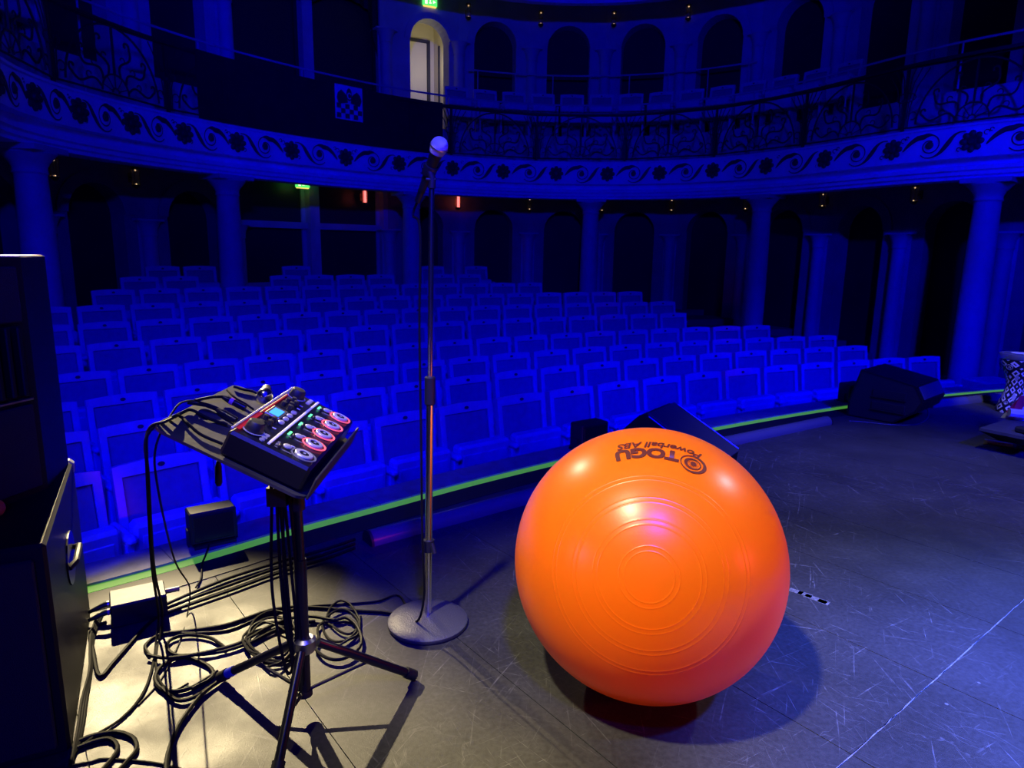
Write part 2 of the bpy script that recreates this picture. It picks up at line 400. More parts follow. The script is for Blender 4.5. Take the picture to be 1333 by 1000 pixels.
# one seat: local x = along row, -y = towards stage (front), origin on floor under the backrest
SW = 0.485
def seat_meshes():
    ms = []
    tilt = Matrix.Rotation(-0.16, 3, 'X')
    bc = Vector((0, 0.0, 0.60))
    def loc(x, y, z): return bc + tilt @ Vector((x, y, z))
    # back shell with slightly bowed top and raised border
    n = 8; fr = MB(); z0 = -0.30
    outer = []; 
    for i in range(n + 1):
        x = -SW / 2 + SW * i / n; outer.append((x, 0.272 + 0.014 * (1 - (2 * x / SW) ** 2)))
    prof = [(-SW / 2 + 0.012, z0)] + [(-SW / 2, -0.1)] + outer + [(SW / 2, -0.1), (SW / 2 - 0.012, z0)]
    # border = outer polygon minus inner rectangle, as a frame of quads
    def inner_pt(x, z): return (max(-SW / 2 + 0.042, min(SW / 2 - 0.042, x * 0.83)), min(0.212, max(z0, z - 0.06 if z > 0.2 else z)))
    V = []; F = []; N = len(prof)
    for (x, z) in prof: V.append(loc(x, -0.045, z))
    for (x, z) in prof: V.append(loc(*((lambda q: (q[0], -0.045, q[1]))(inner_pt(x, z)))))
    for (x, z) in prof: V.append(loc(*((lambda q: (q[0], -0.030, q[1]))(inner_pt(x, z)))))
    for (x, z) in prof: V.append(loc(x * 0.97, 0.03, z * 0.985))
    for i in range(N - 1):
        F += [(i, i + 1, N + i + 1, N + i), (N + i, N + i + 1, 2 * N + i + 1, 2 * N + i), (3 * N + i, 3 * N + i + 1, i + 1, i)]
    F.append(tuple(3 * N + i for i in range(N))); F.append((N - 1, 0, 3 * N, 4 * N - 1))
    fr.add(V, F); ms.append(('back_frame', fr.mesh('back_frame', M_SEATF)))
    pn = MB(); pn.bbox(loc(0, -0.024, -0.046), (SW - 0.084, 0.014, 0.512), 0.006, tilt); ms.append(('back_panel', pn.mesh('back_panel', M_SEATP)))
    d = MB(); Mx = Matrix.Translation(loc(0, -0.0455, 0.245)) @ (tilt.to_4x4() @ Matrix.Rotation(math.pi / 2, 4, 'X'))
    d.lathe([(0.016, 0.0), (0.016, 0.004), (0.012, 0.005)], 14, Mx @ Matrix.Diagonal((1.2, 0.8, 1, 1))); ms.append(('number_plate', d.mesh('number_plate', M_PLATE)))
    # tipped-up seat pan
    pt = Matrix.Rotation(0.10, 3, 'X'); pc = Vector((0, -0.19, 0.435))
    p = MB(); p.bbox(pc, (0.475, 0.10, 0.40), 0.02, pt); ms.append(('seat_pan', p.mesh('seat_pan', M_SEATF)))
    q = MB(); q.bbox(pc + pt @ Vector((0, -0.050, -0.02)), (0.40, 0.012, 0.31), 0.005, pt); ms.append(('seat_panel', q.mesh('seat_panel', M_SEATF)))
    a = MB(); a.bbox((0.27, -0.13, 0.27), (0.045, 0.26, 0.54), 0.008); ms.append(('side_post', a.mesh('side_post', M_SEATF)))
    r = MB(); r.bbox((0.27, -0.16, 0.565), (0.058, 0.30, 0.05), 0.018); ms.append(('armrest', r.mesh('armrest', M_SEATF)))
    l = MB(); l.box((0, 0.0, 0.16), (0.40, 0.06, 0.32)); l.box((0.0, -0.10, 0.2), (0.06, 0.16, 0.05)); ms.append(('seat_base', l.mesh('seat_base', M_SEATP)))
    return ms
SEAT = seat_meshes()
def put_seat(x, y, z, rz, label, group, name='theatre_seat', plate=None):
    e = empty(name, (x, y, z), rz); tag(e, label, 'seat', group)
    for n_, me in SEAT:
        o = link(n_, me, e)
    return e
counts = {1: (-1, 16), 2: (-1, 16), 3: (-1, 17), 4: (-1, 17), 5: (-1, 15), 6: (-1, 16), 7: (-1, 16), 8: (0, 13), 9: None, 10: None}
ordn = ['front', 'second', 'third', 'fourth', 'fifth', 'sixth', 'seventh', 'eighth', 'ninth', 'tenth']
def row_seat(k_, i):
    r, z, t0 = ROWS[k_ - 1]; th = t0 + i * 0.54 / r
    p = RC + Vector((r * math.sin(th), r * math.cos(th), 0))
    lab = 'blue-lit tip-up theatre seat in the %s row from the stage' % ordn[k_ - 1] if k_ > 1 else 'blue-lit tip-up theatre seat in the front row along the stage edge'
    return put_seat(p.x, p.y, z - DOT, -th, lab, 'theatre seats in the %s row' % ordn[k_ - 1])
def px_row(k_, u, v):
    # seat index in row k_ for a plate seen at pixel (u, v)
    z = ROWS[k_ - 1][1]; p = G(u, v, z) - RC; return (math.atan2(p.x, p.y) - ROWS[k_ - 1][2]) * ROWS[k_ - 1][0] / 0.54
for k_ in range(1, 9):
    a, b = counts[k_]
    for i in range(a, b): row_seat(k_, i)
for i in range(4): row_seat(9, i)
th9 = lambda u: None
for u, v in ((188.3, 365.3), (582.8, 360.8)):
    i9 = px_row(9, u, v); row_seat(9, i9); row_seat(9, i9 + 1)
i10 = px_row(10, 185.7, 346.8)
for i in (i10, i10 + 1, px_row(10, 331, 344), px_row(10, 486, 343), px_row(10, 589.5, 347)): row_seat(10, i)

# ================================================================== HORSESHOE PLAN
PC = Vector((0.75, 8.2, 0))
QP = [0.2964179615358262, 0.46393982425310437, -0.8343723704354821, -1.0001419173361468, 0.45353248322604095, 5.723525869279095]
def plan0(n=1400):
    P = []
    for t in np.linspace(-1.80, 1.42, n):
        r = float(np.polyval(QP, t)); P.append(PC + Vector((r * math.sin(t), r * math.cos(t), 0)))
    t0 = (P[0] - P[30]).normalized(); t1 = (P[-1] - P[-30]).normalized()
    return [P[0] + t0 * d for d in np.linspace(2.4, 0.02, 60)] + P + [P[-1] + t1 * d for d in np.linspace(0.02, 2.4, 60)]
PL = plan0()
# smooth normals
def normals(P, h=40):
    out = []
    for i in range(len(P)):
        t = (P[min(i + h, len(P) - 1)] - P[max(i - h, 0)]).normalized(); out.append(Vector((-t.y, t.x, 0)))
    return out
PN = normals(PL)
def curve_off(off, stp=1): return [PL[i] + PN[i] * off for i in range(0, len(PL), stp)]
def idx_px(off, u, v):
    d = ray(u, v); best = None; Q = curve_off(off)
    for i in range(len(Q) - 1):
        c0 = Q[i].x * d.y - Q[i].y * d.x; c1 = Q[i + 1].x * d.y - Q[i + 1].y * d.x
        if c0 * c1 <= 0 and Q[i].x * d.x + Q[i].y * d.y > 0:
            dist = Q[i].length
            if best is None or dist > best[0]: best = (dist, i)
    return best[1] if best else None
class Arc:
    def __init__(s, off):
        s.Q = curve_off(off); s.L = [0.0]
        for i in range(1, len(s.Q)): s.L.append(s.L[-1] + (s.Q[i] - s.Q[i - 1]).length)
    def at(s, l):
        l = max(0, min(s.L[-1], l)); i = int(np.searchsorted(s.L, l)); i = max(1, min(len(s.Q) - 1, i))
        t = (l - s.L[i - 1]) / max(1e-9, s.L[i] - s.L[i - 1]); p = s.Q[i - 1].lerp(s.Q[i], t)
        j = max(20, min(len(s.Q) - 21, i)); tg = (s.Q[j + 20] - s.Q[j - 20]).normalized()
        return p, tg
    def frame(s, l, z):      # local x along curve, y outwards (away from the hall's centre), z up
        p, t = s.at(l); return frame((p.x, p.y, z), t, Vector((-t.y, t.x, 0)), Vector((0, 0, 1)))
A0 = Arc(0.0)
def sweep(profile, stp=12, i0=0, i1=None, close=True):
    idx = list(range(i0, i1 if i1 is not None else len(PL), stp)); b = MB(); V = []; F = []; n = len(profile)
    for i in idx:
        for (o, z) in profile: p = PL[i] + PN[i] * o; V.append(Vector((p.x, p.y, z)))
    for a in range(len(idx) - 1):
        for k_ in range(n if close else n - 1):
            l = (k_ + 1) % n; F.append((a * n + k_, (a + 1) * n + k_, (a + 1) * n + l, a * n + l))
    if close:
        F.append(tuple(range(n))); F.append(tuple((len(idx) - 1) * n + k_ for k_ in range(n))[::-1])
    b.add(V, F); return b

# ------------------------------------------------------------------ balcony
balc = empty('balcony', tuple(PL[700])); balc.location = (0, 0, 0)
tag(balc, 'curved white balcony front with dark rosettes and scrolls on round columns', 'balcony')
sweep([(0.0, 2.56), (0.0, 2.95), (-0.03, 2.955), (-0.03, 2.985), (0.15, 2.985), (0.15, 2.56)]).build('fascia', M_PLASTER, balc, True)
sweep([(0.15, 2.56), (0.15, 2.47), (0.02, 2.45), (0.02, 2.40), (0.06, 2.385), (0.06, 2.34), (0.10, 2.325), (0.10, 2.285), (0.40, 2.285), (0.40, 2.56)]).build('cornice', M_PLASTER, balc, True)
sweep([(0.15, 2.62), (0.15, 2.93), (1.575, 2.93), (1.575, 2.62)]).build('slab', M_WALL, balc, True)
sweep([(0.62, 2.93), (0.62, 3.55), (1.575, 3.55), (1.575, 2.93)]).build('riser', M_WALL, balc, True)
# rosettes and scrolls
def ros_mesh():
    b = MB(); b.lathe([(0.105, 0.0), (0.10, 0.015), (0.05, 0.02), (0.035, 0.045), (0.0005, 0.05)], 20)
    for k_ in range(8):
        a = k_ * math.pi / 4; M_ = Matrix.Rotation(a, 4, 'Z') @ Matrix.Translation((0.098, 0, 0)) @ Matrix.Diagonal((1.1, 0.95, 1, 1))
        b.lathe([(0.042, 0.0), (0.04, 0.02), (0.02, 0.034), (0.0005, 0.037)], 10, M_)
    return b.mesh('rosette', M_ORN, True)
def scroll_mesh(sgn):
    b = MB()
    spiral = []
    for i in range(30):
        a = 2.2 - i * 0.26; r = 0.145 - 0.0032 * i; spiral.append((0.50 + r * 1.02 * math.cos(a), r * math.sin(a)))
    p1 = [(0.16, -0.05), (0.20, 0.0), (0.26, 0.06), (0.34, 0.11)] + spiral
    pp = smooth_path([(sgn * x, z, 0.008) for x, z in p1], 2); n = len(pp)
    rr = [0.008 + 0.026 * max(0, math.sin(min(1, i / (n * 0.22)) * math.pi)) for i in range(n)]
    b.tube(pp, rr, 6, flat=0.5)
    p2 = [(0.40, -0.12), (0.46, -0.158), (0.55, -0.16), (0.64, -0.11), (0.72, -0.01), (0.79, 0.09), (0.86, 0.13), (0.93, 0.13)]
    pp = smooth_path([(sgn * x, z, 0.008) for x, z in p2], 4); n = len(pp)
    rr = [0.007 + 0.024 * math.exp(-((i / n - 0.55) / 0.18) ** 2) for i in range(n)]
    b.tube(pp, rr, 6, flat=0.5)
    for (x, z, r) in ((0.15, 0.10, 0.03), (0.20, 0.13, 0.02), (0.87, -0.09, 0.025)):
        b.tube([(sgn * (x + r * math.cos(t)), z + r * math.sin(t), 0.006) for t in np.linspace(0, 5, 9)], 0.006, 5)
    return b.mesh('scroll', M_ORN, True)
def disc_mesh(sgn):
    b = MB(); b.lathe([(0.05, 0), (0.048, 0.02), (0.02, 0.035), (0.0005, 0.036)], 12, Matrix.Translation((sgn * 0.50, 0, 0))); return b.mesh('scroll_disc', M_ORN, True)
ROS = ros_mesh(); SCR = {s: scroll_mesh(s) for s in (1, -1)}; DSC = {s: disc_mesh(s) for s in (1, -1)}
ros_px = [(43, 123), (103, 142.5), (171, 160), (240, 173), (309, 185.5), (380, 196), (450, 204.5), (520, 212), (589, 218.5), (655, 223.5), (724, 227), (791, 228.5), (859, 227), (928, 223), (998, 215.5), (1074.6, 205), (1162.6, 197), (1266, 186)]
ros_l = [A0.L[idx_px(0.0, u, v)] for u, v in ros_px]
gap = ros_l[12] - ros_l[11]
ros_l = [ros_l[0] - 0.75] + ros_l + [ros_l[-1] + 1.05]
mid = 7
for i, l in enumerate(ros_l):
    # relief faces the hall: local frame with normal pointing inwards
    Fm = A0.frame(l, 2.757); X = Fm.col[0].xyz; Y = Fm.col[1].xyz
    Fr = frame(Fm.translation - Y * 0.001, X, Vector((0, 0, 1)), -Y)
    link('rosette', ROS, balc, Fr)
for i in range(len(ros_l)):
    for sg in ((1,) if i > mid else (1, -1) if i == mid else (-1,)):
        nb = i + sg; l = ros_l[i]
        if not 0 <= nb < len(ros_l): continue
        d = abs(ros_l[nb] - l); Fm = A0.frame((l + ros_l[nb]) / 2, 2.757); X = Fm.col[0].xyz; Y = Fm.col[1].xyz
        base = Fm.translation - Y * 0.002 - X * sg * 0.5 * d
        Fr = frame(base, X * d, Vector((0, 0, 1)), -Y)
        link('scroll', SCR[sg], balc, Fr); link('scroll_disc', DSC[sg], balc, Fr)

# ------------------------------------------------------------------ railing
PW = 1.72
def iron_mesh():
    b = MB(); r = 0.011
    def T(pts, rad=r): b.tube([(x, 0, z) for x, z in pts], rad, 5)
    T([(0.70 * math.cos(t), 0.03 + 0.74 * math.sin(t)) for t in np.linspace(0.05, math.pi - 0.05, 25)], 0.013)
    T([(0.20 * math.cos(t), 0.05 + 0.20 * math.sin(t)) for t in np.linspace(0, math.pi, 13)])
    T([(0.05 * math.cos(t), 0.05 + 0.05 * math.sin(t)) for t in np.linspace(0, math.pi, 7)])
    for t in np.linspace(0.35, math.pi - 0.35, 5): T([(0.05 * math.cos(t), 0.05 + 0.05 * math.sin(t)), (0.2 * math.cos(t), 0.05 + 0.2 * math.sin(t))], 0.007)
    T([(0, 0.25), (0, 0.77)], 0.016)
    def curl(cx, cz, rad, a_, sg): return [(cx + rad * (1 - i / 16) * math.cos(a_ + sg * i * 0.42), cz + rad * (1 - i / 16) * math.sin(a_ + sg * i * 0.42)) for i in range(13)]
    for sg in (1, -1):
        for a_, Ln, wob in ((0.18, 0.46, 0.05), (0.62, 0.44, 0.06), (1.12, 0.42, 0.05)):
            pts = []
            for i in range(15):
                f_ = i / 14; rr = 0.21 + (Ln - 0.05) * f_; an = a_ + (wob / max(0.2, rr)) * math.sin(f_ * 2 * math.pi) * 1.0
                pts.append((sg * rr * math.cos(an), 0.05 + rr * math.sin(an)))
            ex, ez = pts[-1]; rad = 0.055
            pts += [(ex + sg * (-rad * math.sin(a_) * 1.0) + sg * (1 - i / 14) * rad * math.sin(a_ + i * 0.42), ez + rad * math.cos(a_) - (1 - i / 14) * rad * math.cos(a_ + i * 0.42)) for i in range(1, 12)]
            T(pts, 0.013)
            m_ = pts[6]; T([(m_[0] + sg * 0.035 * math.cos(t), m_[1] + 0.035 + 0.035 * math.sin(t)) for t in np.linspace(-1.6, 3.0, 8)], 0.008)
        T([(sg * x, z) for x, z in ((0.80, 0.02), (0.79, 0.3), (0.72, 0.55), (0.58, 0.76))], 0.008)
        T([(sg * x, z) for x, z in ((0.82, 0.02), (0.815, 0.35), (0.77, 0.6), (0.68, 0.78))], 0.008)
        T([(sg * x, z) for x, z in ((0.84, 0.02), (0.835, 0.4), (0.81, 0.65), (0.76, 0.79))], 0.008)
        T([(sg * (0.855 - 0.13 * math.sin(t)), 0.42 + 0.06 * math.cos(t)) for t in np.linspace(0, math.pi, 9)], 0.008)
        T([(sg * (0.74 - 0.05 * math.cos(t)), 0.18 + 0.05 * math.sin(t)) for t in np.linspace(-2, 3.2, 10)], 0.008)
    T([(-0.855, 0.03), (0.855, 0.03)], 0.012); T([(-0.855, 0.79), (0.855, 0.79)], 0.012)
    return b.mesh('iron_panel', M_IRON)
IRON = iron_mesh()
rail = empty('balcony_railing'); tag(rail, 'black wrought iron railing with fan scrolls on the balcony edge', 'railing')
sweep([(-0.035, 3.83), (-0.035, 3.87), (0.045, 3.87), (0.045, 3.83)]).build('handrail', M_IRON, rail)
lp = A0.L[idx_px(0.0, 816, 150)]
def px_l(u, v, arc=A0, off=0.0): return arc.L[idx_px(off, u, v)]
cl0, cl1 = px_l(262, 130), px_l(580, 170)
kk = int((0.3 - lp) / PW)
for k_ in range(-14, 10):
    l0 = lp + k_ * PW; l1 = l0 + PW
    if l0 < 0.1 or l1 > A0.L[-1] - 0.05: continue
    pb = MB(); pb.box((0, 0, 0.42), (0.035, 0.035, 0.84)); pb.lathe([(0.03, 0.40), (0.035, 0.42), (0.03, 0.44)], 8)
    pb.build('post', M_IRON, rail).matrix_local = A0.frame(l0, 2.985)
    pa, ta = A0.at(l0); pc_, tb = A0.at(l1); X = pc_ - pa; n_ = X.normalized()
    link('iron_panel', IRON, rail, frame(((pa + pc_) / 2).to_tuple()[:2] + (3.0,), n_ * (X.length / 1.72), Vector((-n_.y, n_.x, 0)), Vector((0, 0, 1.04))))
i0 = idx_px(0.0, 255, 130); i1 = idx_px(0.0, 581, 170)
drape = sweep([(-0.05, 2.99), (-0.055, 3.88), (-0.045, 3.885), (-0.04, 2.99)], 8, i0, i1)
tag(drape.build('drape', M_CLOTH), 'dark brown cloth covering the middle of the balcony railing', 'drape')
# thin safety rail above handrail
sr = empty('safety_rail'); tag(sr, 'thin metal safety rail raised above the balcony handrail', 'rail')
b = MB(); b.tube([Vector((p.x, p.y, 4.05)) for p in curve_off(0.12, 25)], 0.017, 6); b.build('rail_tube', M_WALL, sr)
for l in np.arange(0.6, A0.L[-1] - 0.3, 1.72):
    b = MB(); b.tube([(0, 0.12, 3.0), (0, 0.12, 4.05)], 0.013, 6); b.build('rail_post', M_WALL, sr).matrix_local = A0.frame(l, 0)
# crest plaque
def plaque():
    l = (px_l(433, 137) + px_l(470, 137)) / 2; Fm = A0.frame(l, 3.62); X = Fm.col[0].xyz; Y = Fm.col[1].xyz
    Fr = frame(Fm.translation - Y * 0.058, X, Vector((0, 0, 1)), -Y)
    e = empty('crest_plaque'); e.matrix_world = Fr; tag(e, 'pale square plaque with dark eagle and chequer crest hung on the drape', 'plaque')
    b = MB(); b.bbox((0, 0, 0.01), (0.52, 0.54, 0.02), 0.004); b.build('board', mat('plaque_white', (0.75, 0.75, 0.75), 0.6, var=0.2, vscale=8), e)
    d = MB(); 
    for i in range(6):
        for j in range(3):
            if (i + j) % 2 == 0: d.box((-0.2 + 0.08 * i, -0.21 + 0.075 * j, 0.023), (0.08, 0.075, 0.006))
    d.build('chequer', M_ORN, e)
    w_ = MB()
    for sg in (1, -1):
        w_.prism([(sg * x, y) for x, y in ((0.03, 0.0), (0.12, -0.02), (0.2, -0.03), (0.235, 0.06), (0.21, 0.14), (0.15, 0.19), (0.08, 0.14), (0.04, 0.1))][::sg], Matrix.Translation((0, 0, 0.02)), 0.006)
    w_.prism([(0.05 * math.cos(t), 0.13 + 0.1 * math.sin(t)) for t in np.linspace(0, 6.28, 14)[:-1]], Matrix.Translation((0, 0, 0.02)), 0.007)
    w_.build('eagle', M_ORN, e)
    r_ = MB(); r_.tube([(0.035 * math.cos(t), 0.11 + 0.045 * math.sin(t), 0.029) for t in np.linspace(0.6, 5.6, 12)], 0.01, 5); r_.build('eagle_breast', MATS['plaque_white'], e)
plaque()

# ------------------------------------------------------------------ columns
def column(l, label, off=0.22):
    p, t = Arc(off).at(l * Arc(off).L[-1] / A0.L[-1]); 
    d = (p - RC); r_ = Vector((d.x, d.y, 0)).length; zf = zs[0]
    for i in range(1, len(ROWS)):
        if r_ > ROWS[i][0] - 0.62: zf = zs[i]
    e = empty('column', (p.x, p.y, zf), math.atan2(t.y, t.x)); tag(e, label, 'column'); hh = 2.285 - zf
    b = MB(); b.box((0, 0, 0.05), (0.46, 0.46, 0.10)); b.lathe([(0.22, 0.10), (0.235, 0.13), (0.22, 0.17), (0.185, 0.20)], 28); b.build('plinth', M_COL, e, True)
    b = MB(); b.lathe([(0.178, 0.2), (0.18, hh * 0.35), (0.172, hh * 0.65), (0.155, hh - 0.28)], 32); b.build('shaft', M_COL, e, True)
    b = MB(); b.lathe([(0.165, hh - 0.29), (0.175, hh - 0.275), (0.165, hh - 0.26), (0.165, hh - 0.22), (0.19, hh - 0.17), (0.25, hh - 0.10), (0.27, hh - 0.08), (0.27, hh - 0.06)], 32)
    b.box((0, 0, hh - 0.03), (0.58, 0.52, 0.06)); b.build('capital', M_COL, e, True)
for (u, v, lab) in ((42, 262, 'round column under the balcony behind the loudspeaker stack'), (300, 285, 'round column at the left jamb of the wide control room window'),
                    (537, 290, 'round column behind the microphone stand, next to the red lanterns'), (775, 290, 'slim round column among the dark arches beyond the last seat rows'),
                    (1003, 290, 'round column where the shorter seat rows end, by two dark doorways'), (1290, 300, 'bright blue round column beside the patterned goblet drum')):
    column(px_l(u, v, off=0.22, arc=A0), lab)

# ------------------------------------------------------------------ arcade wall (two storeys)
WOFF = 1.6
AW = Arc(WOFF)
wall = empty('wall_back'); tag(wall, kind='structure')
lw0 = AW.L[idx_px(WOFF, 688, 265)]
STEP = 1.575
def bay_pts(k_):
    pa, _ = AW.at(lw0 + STEP * k_); pb, _ = AW.at(lw0 + STEP * (k_ + 1)); return pa, pb
def bay_frame(k_, z):
    pa, pb = bay_pts(k_); X = (pb - pa); n_ = X.normalized(); return frame((pa.x, pa.y, z), n_, Vector((-n_.y, n_.x, 0)), Vector((0, 0, 1))), X.length
def arch_panel(Wd, z0, z1, cx, hw, spring, depth=0.3, sill=None, flat=False):
    """front skin with an arched opening plus reveal; local x along, y outwards, z up"""
    b = MB(); top = []
    n = 14
    if flat: top = [(cx - hw, spring), (cx + hw, spring)]
    else: top = [(cx - hw * math.cos(math.pi * i / n), spring + hw * math.sin(math.pi * i / n)) for i in range(n + 1)]
    V = []; F = []
    def q(*p): o = len(V); V.extend([Vector(a) for a in p]); F.append((o, o + 1, o + 2, o + 3))
    q((0, 0, z0), (cx - hw, 0, z0), (cx - hw, 0, z1), (0, 0, z1)); q((cx + hw, 0, z0), (Wd, 0, z0), (Wd, 0, z1), (cx + hw, 0, z1))
    for (xa, za), (xb, zb) in zip(top[:-1], top[1:]):
        q((xa, 0, za), (xb, 0, zb), (xb, 0, z1), (xa, 0, z1)); q((xa, 0, za), (xa, depth, za), (xb, depth, zb), (xb, 0, zb))
    bz = sill if sill is not None else z0
    q((cx - hw, 0, bz), (cx - hw, depth, bz), (cx - hw, depth, top[0][1]), (cx - hw, 0, top[0][1])); q((cx + hw, 0, bz), (cx + hw, 0, top[-1][1]), (cx + hw, depth, top[-1][1]), (cx + hw, depth, bz))
    if sill is not None:
        q((cx - hw, 0, z0), (cx + hw, 0, z0), (cx + hw, 0, sill), (cx - hw, 0, sill)); q((cx - hw, 0, sill), (cx + hw, 0, sill), (cx + hw, depth, sill), (cx - hw, depth, sill))
    return b.add(V, F)
def archivolt(cx, hw, spring, wid=0.16, prot=0.04):
    b = MB(); n = 16; V = []; F = []
    for i in range(n + 1):
        a = math.pi * i / n
        for (r, y) in ((hw, 0.0), (hw, -prot), (hw + wid, -prot), (hw + wid, 0)): V.append(Vector((cx - r * math.cos(a), y, spring + r * math.sin(a))))
    for i in range(n):
        for k_ in range(3): F.append((i * 4 + k_, (i + 1) * 4 + k_, (i + 1) * 4 + k_ + 1, i * 4 + k_ + 1))
    return b.add(V, F)
KMIN, KMAX = -9, 6
ZL0, ZL1 = -1.0, 2.95
ZU0, ZU1 = 2.93, 7.6
ARCHV = {}
for k_ in range(KMIN, KMAX + 1):
    if lw0 + STEP * k_ < 0 or lw0 + STEP * (k_ + 1) > AW.L[-1]: continue
    Fm, Wd = bay_frame(k_, 0)
    # lower storey
    if k_ in (-4, -3):       # control room window, two bays wide
        b = arch_panel(Wd, ZL0, ZL1, Wd / 2, Wd / 2 - 0.10, 2.55, 0.3, 0.55, True)
        b.build('wall_panel', M_WALL, wall).matrix_local = Fm
    else:
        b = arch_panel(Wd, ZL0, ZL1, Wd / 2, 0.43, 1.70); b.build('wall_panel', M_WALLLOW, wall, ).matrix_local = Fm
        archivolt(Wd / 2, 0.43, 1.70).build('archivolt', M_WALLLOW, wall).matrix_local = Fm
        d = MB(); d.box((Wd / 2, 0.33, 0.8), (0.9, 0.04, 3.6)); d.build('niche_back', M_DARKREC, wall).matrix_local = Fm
    # upper storey
    if k_ in (-4, -3):
        b = arch_panel(Wd, ZU0, ZU1, Wd / 2, Wd / 2 - 0.10, 6.2, 0.3, 3.4, True); b.build('wall_panel', M_WALL, wall).matrix_local = Fm
    elif k_ == -2:
        b = arch_panel(Wd, ZU0, ZU1, Wd * 0.60, 0.42, 5.36, 0.3); b.build('wall_panel', M_WALL, wall).matrix_local = Fm
        archivolt(Wd * 0.60, 0.42, 5.36, 0.12).build('archivolt', M_WALL, wall).matrix_local = Fm
    else:
        b = arch_panel(Wd, ZU0, ZU1, Wd / 2, 0.45, 5.45); b.build('wall_panel', M_WALL, wall).matrix_local = Fm
        archivolt(Wd / 2, 0.45, 5.45).build('archivolt', M_WALL, wall).matrix_local = Fm
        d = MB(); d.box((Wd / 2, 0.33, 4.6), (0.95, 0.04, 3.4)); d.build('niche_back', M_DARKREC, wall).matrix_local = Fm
def pilaster_mesh(h, mt_=None):
    b = MB(); b.lathe([(0.15, 0.0), (0.15, 0.1), (0.115, 0.14), (0.11, h - 0.26), (0.125, h - 0.25), (0.12, h - 0.22), (0.13, h - 0.14), (0.175, h - 0.04), (0.19, h - 0.03)], 16)
    b.box((0, 0.06, h - 0.015), (0.44, 0.30, 0.03)); b.box((0, 0.1, h / 2), (0.30, 0.12, h)); return b.mesh('pilaster', mt_ or M_WALL, True)
PILL = pilaster_mesh(2.55, M_COL); PILU = pilaster_mesh(1.88)
for k_ in range(KMIN, KMAX + 2):
    l = lw0 + STEP * k_
    if l < 0.1 or l > AW.L[-1] - 0.1: continue
    if k_ == -3: continue
    Fm = AW.frame(l, -0.9); Fm.translation -= Fm.col[1].xyz * 0.06; link('pilaster', PILL, wall, Fm)
    Fm = AW.frame(l, 3.56); Fm.translation -= Fm.col[1].xyz * 0.06; link('pilaster', PILU, wall, Fm)
# windows of the control rooms
def window(nm, z0, z1, mull, transom):
    wn = empty(nm); tag(wn, kind='structure')
    for k_ in (-4, -3):
        Fm, Wd = bay_frame(k_, 0)
        fr = MB()
        for x in (0.13, Wd - 0.13): fr.box((x, 0.2, (z0 + z1) / 2), (0.08, 0.06, z1 - z0))
        fr.box((Wd / 2, 0.2, z0 + 0.03), (Wd - 0.2, 0.06, 0.06)); fr.box((Wd / 2, 0.2, z1 - 0.03), (Wd - 0.2, 0.06, 0.06))
        if transom: fr.box((Wd / 2, 0.16, transom), (Wd - 0.2, 0.14, 0.12))
        fr.build('window_frame', M_WALL if transom else M_DARKREC, wn).matrix_local = Fm
        pn = MB(); pn.box((Wd / 2, 0.22, (z0 + z1) / 2), (Wd - 0.34, 0.012, z1 - z0 - 0.12)); pn.build('pane', M_GLASS, wn).matrix_local = Fm
        rm = MB(); rm.box((Wd / 2, 0.9, (z0 + z1) / 2), (Wd, 0.05, z1 - z0 + 0.4)); rm.build('room_back', M_DARKREC, wn).matrix_local = Fm
window('window_1', 0.55, 2.55, True, 1.66)
window('window_2', 3.4, 6.2, True, None)
# swagged curtain at the head of the upper window
cu = empty('curtain'); tag(cu, 'dark swagged curtain hanging at the upper control room window', 'curtain')
for k_ in (-4, -3):
    Fm, Wd = bay_frame(k_, 0); b = MB(); n = 24; V = []; F = []
    for i in range(n + 1):
        x = 0.1 + (Wd - 0.2) * i / n; f_ = i / n; dz = 0.35 + 0.25 * abs(2 * f_ - 1) ** 2 + (0.9 if (k_ == -3 and f_ > 0.85) else 0.0) * (f_ - 0.85) / 0.15
        y = 0.05 + 0.03 * math.sin(i * 2.1)
        V += [Vector((x, y, 6.2)), Vector((x, y, 6.2 - dz)), Vector((x, y + 0.02, 6.2 - dz)), Vector((x, y + 0.02, 6.2))]
    for i in range(n):
        for j in range(4): l = (j + 1) % 4; F.append((i * 4 + j, (i + 1) * 4 + j, (i + 1) * 4 + l, i * 4 + l))
    b.add(V, F); b.build('swag', M_CLOTH, cu).matrix_local = Fm
# lit lobby behind the open doorway
Fm, Wd = bay_frame(-2, 0)
lob = empty('lobby'); lob.name = 'wall_lobby'; tag(lob, kind='structure')
cx = Wd * 0.60
b = MB(); b.box((cx, 1.72, 4.5), (2.4, 0.06, 3.4)); b.build('end_wall', M_CREAM, lob).matrix_local = Fm
b = MB(); b.box((cx + 0.80, 1.0, 4.5), (0.06, 1.4, 3.4)); b.build('side_wall', M_CREAM, lob).matrix_local = Fm
b = MB(); b.box((cx - 0.98, 1.0, 4.5), (0.06, 1.4, 3.4)); b.build('side_wall', M_CREAM, lob).matrix_local = Fm
b = MB(); b.box((cx, 1.0, 6.22), (2.2, 1.5, 0.06)); b.build('lobby_ceiling', M_CREAM, lob).matrix_local = Fm
b = MB(); b.box((cx, 1.0, 3.22), (2.2, 1.5, 0.06)); b.build('lobby_floor', M_CARPET, lob).matrix_local = Fm
b = MB()
for x, z, sx, sz in ((cx + 0.63, 4.55, 0.07, 2.6), (cx + 0.18, 5.84, 0.97, 0.07), (cx - 0.27, 4.55, 0.07, 2.6)): b.box((x, 1.67, z), (sx, 0.05, sz))
b.build('door_frame', mat('door_frame_blue', (0.03, 0.03, 0.06), 0.5), lob).matrix_local = Fm
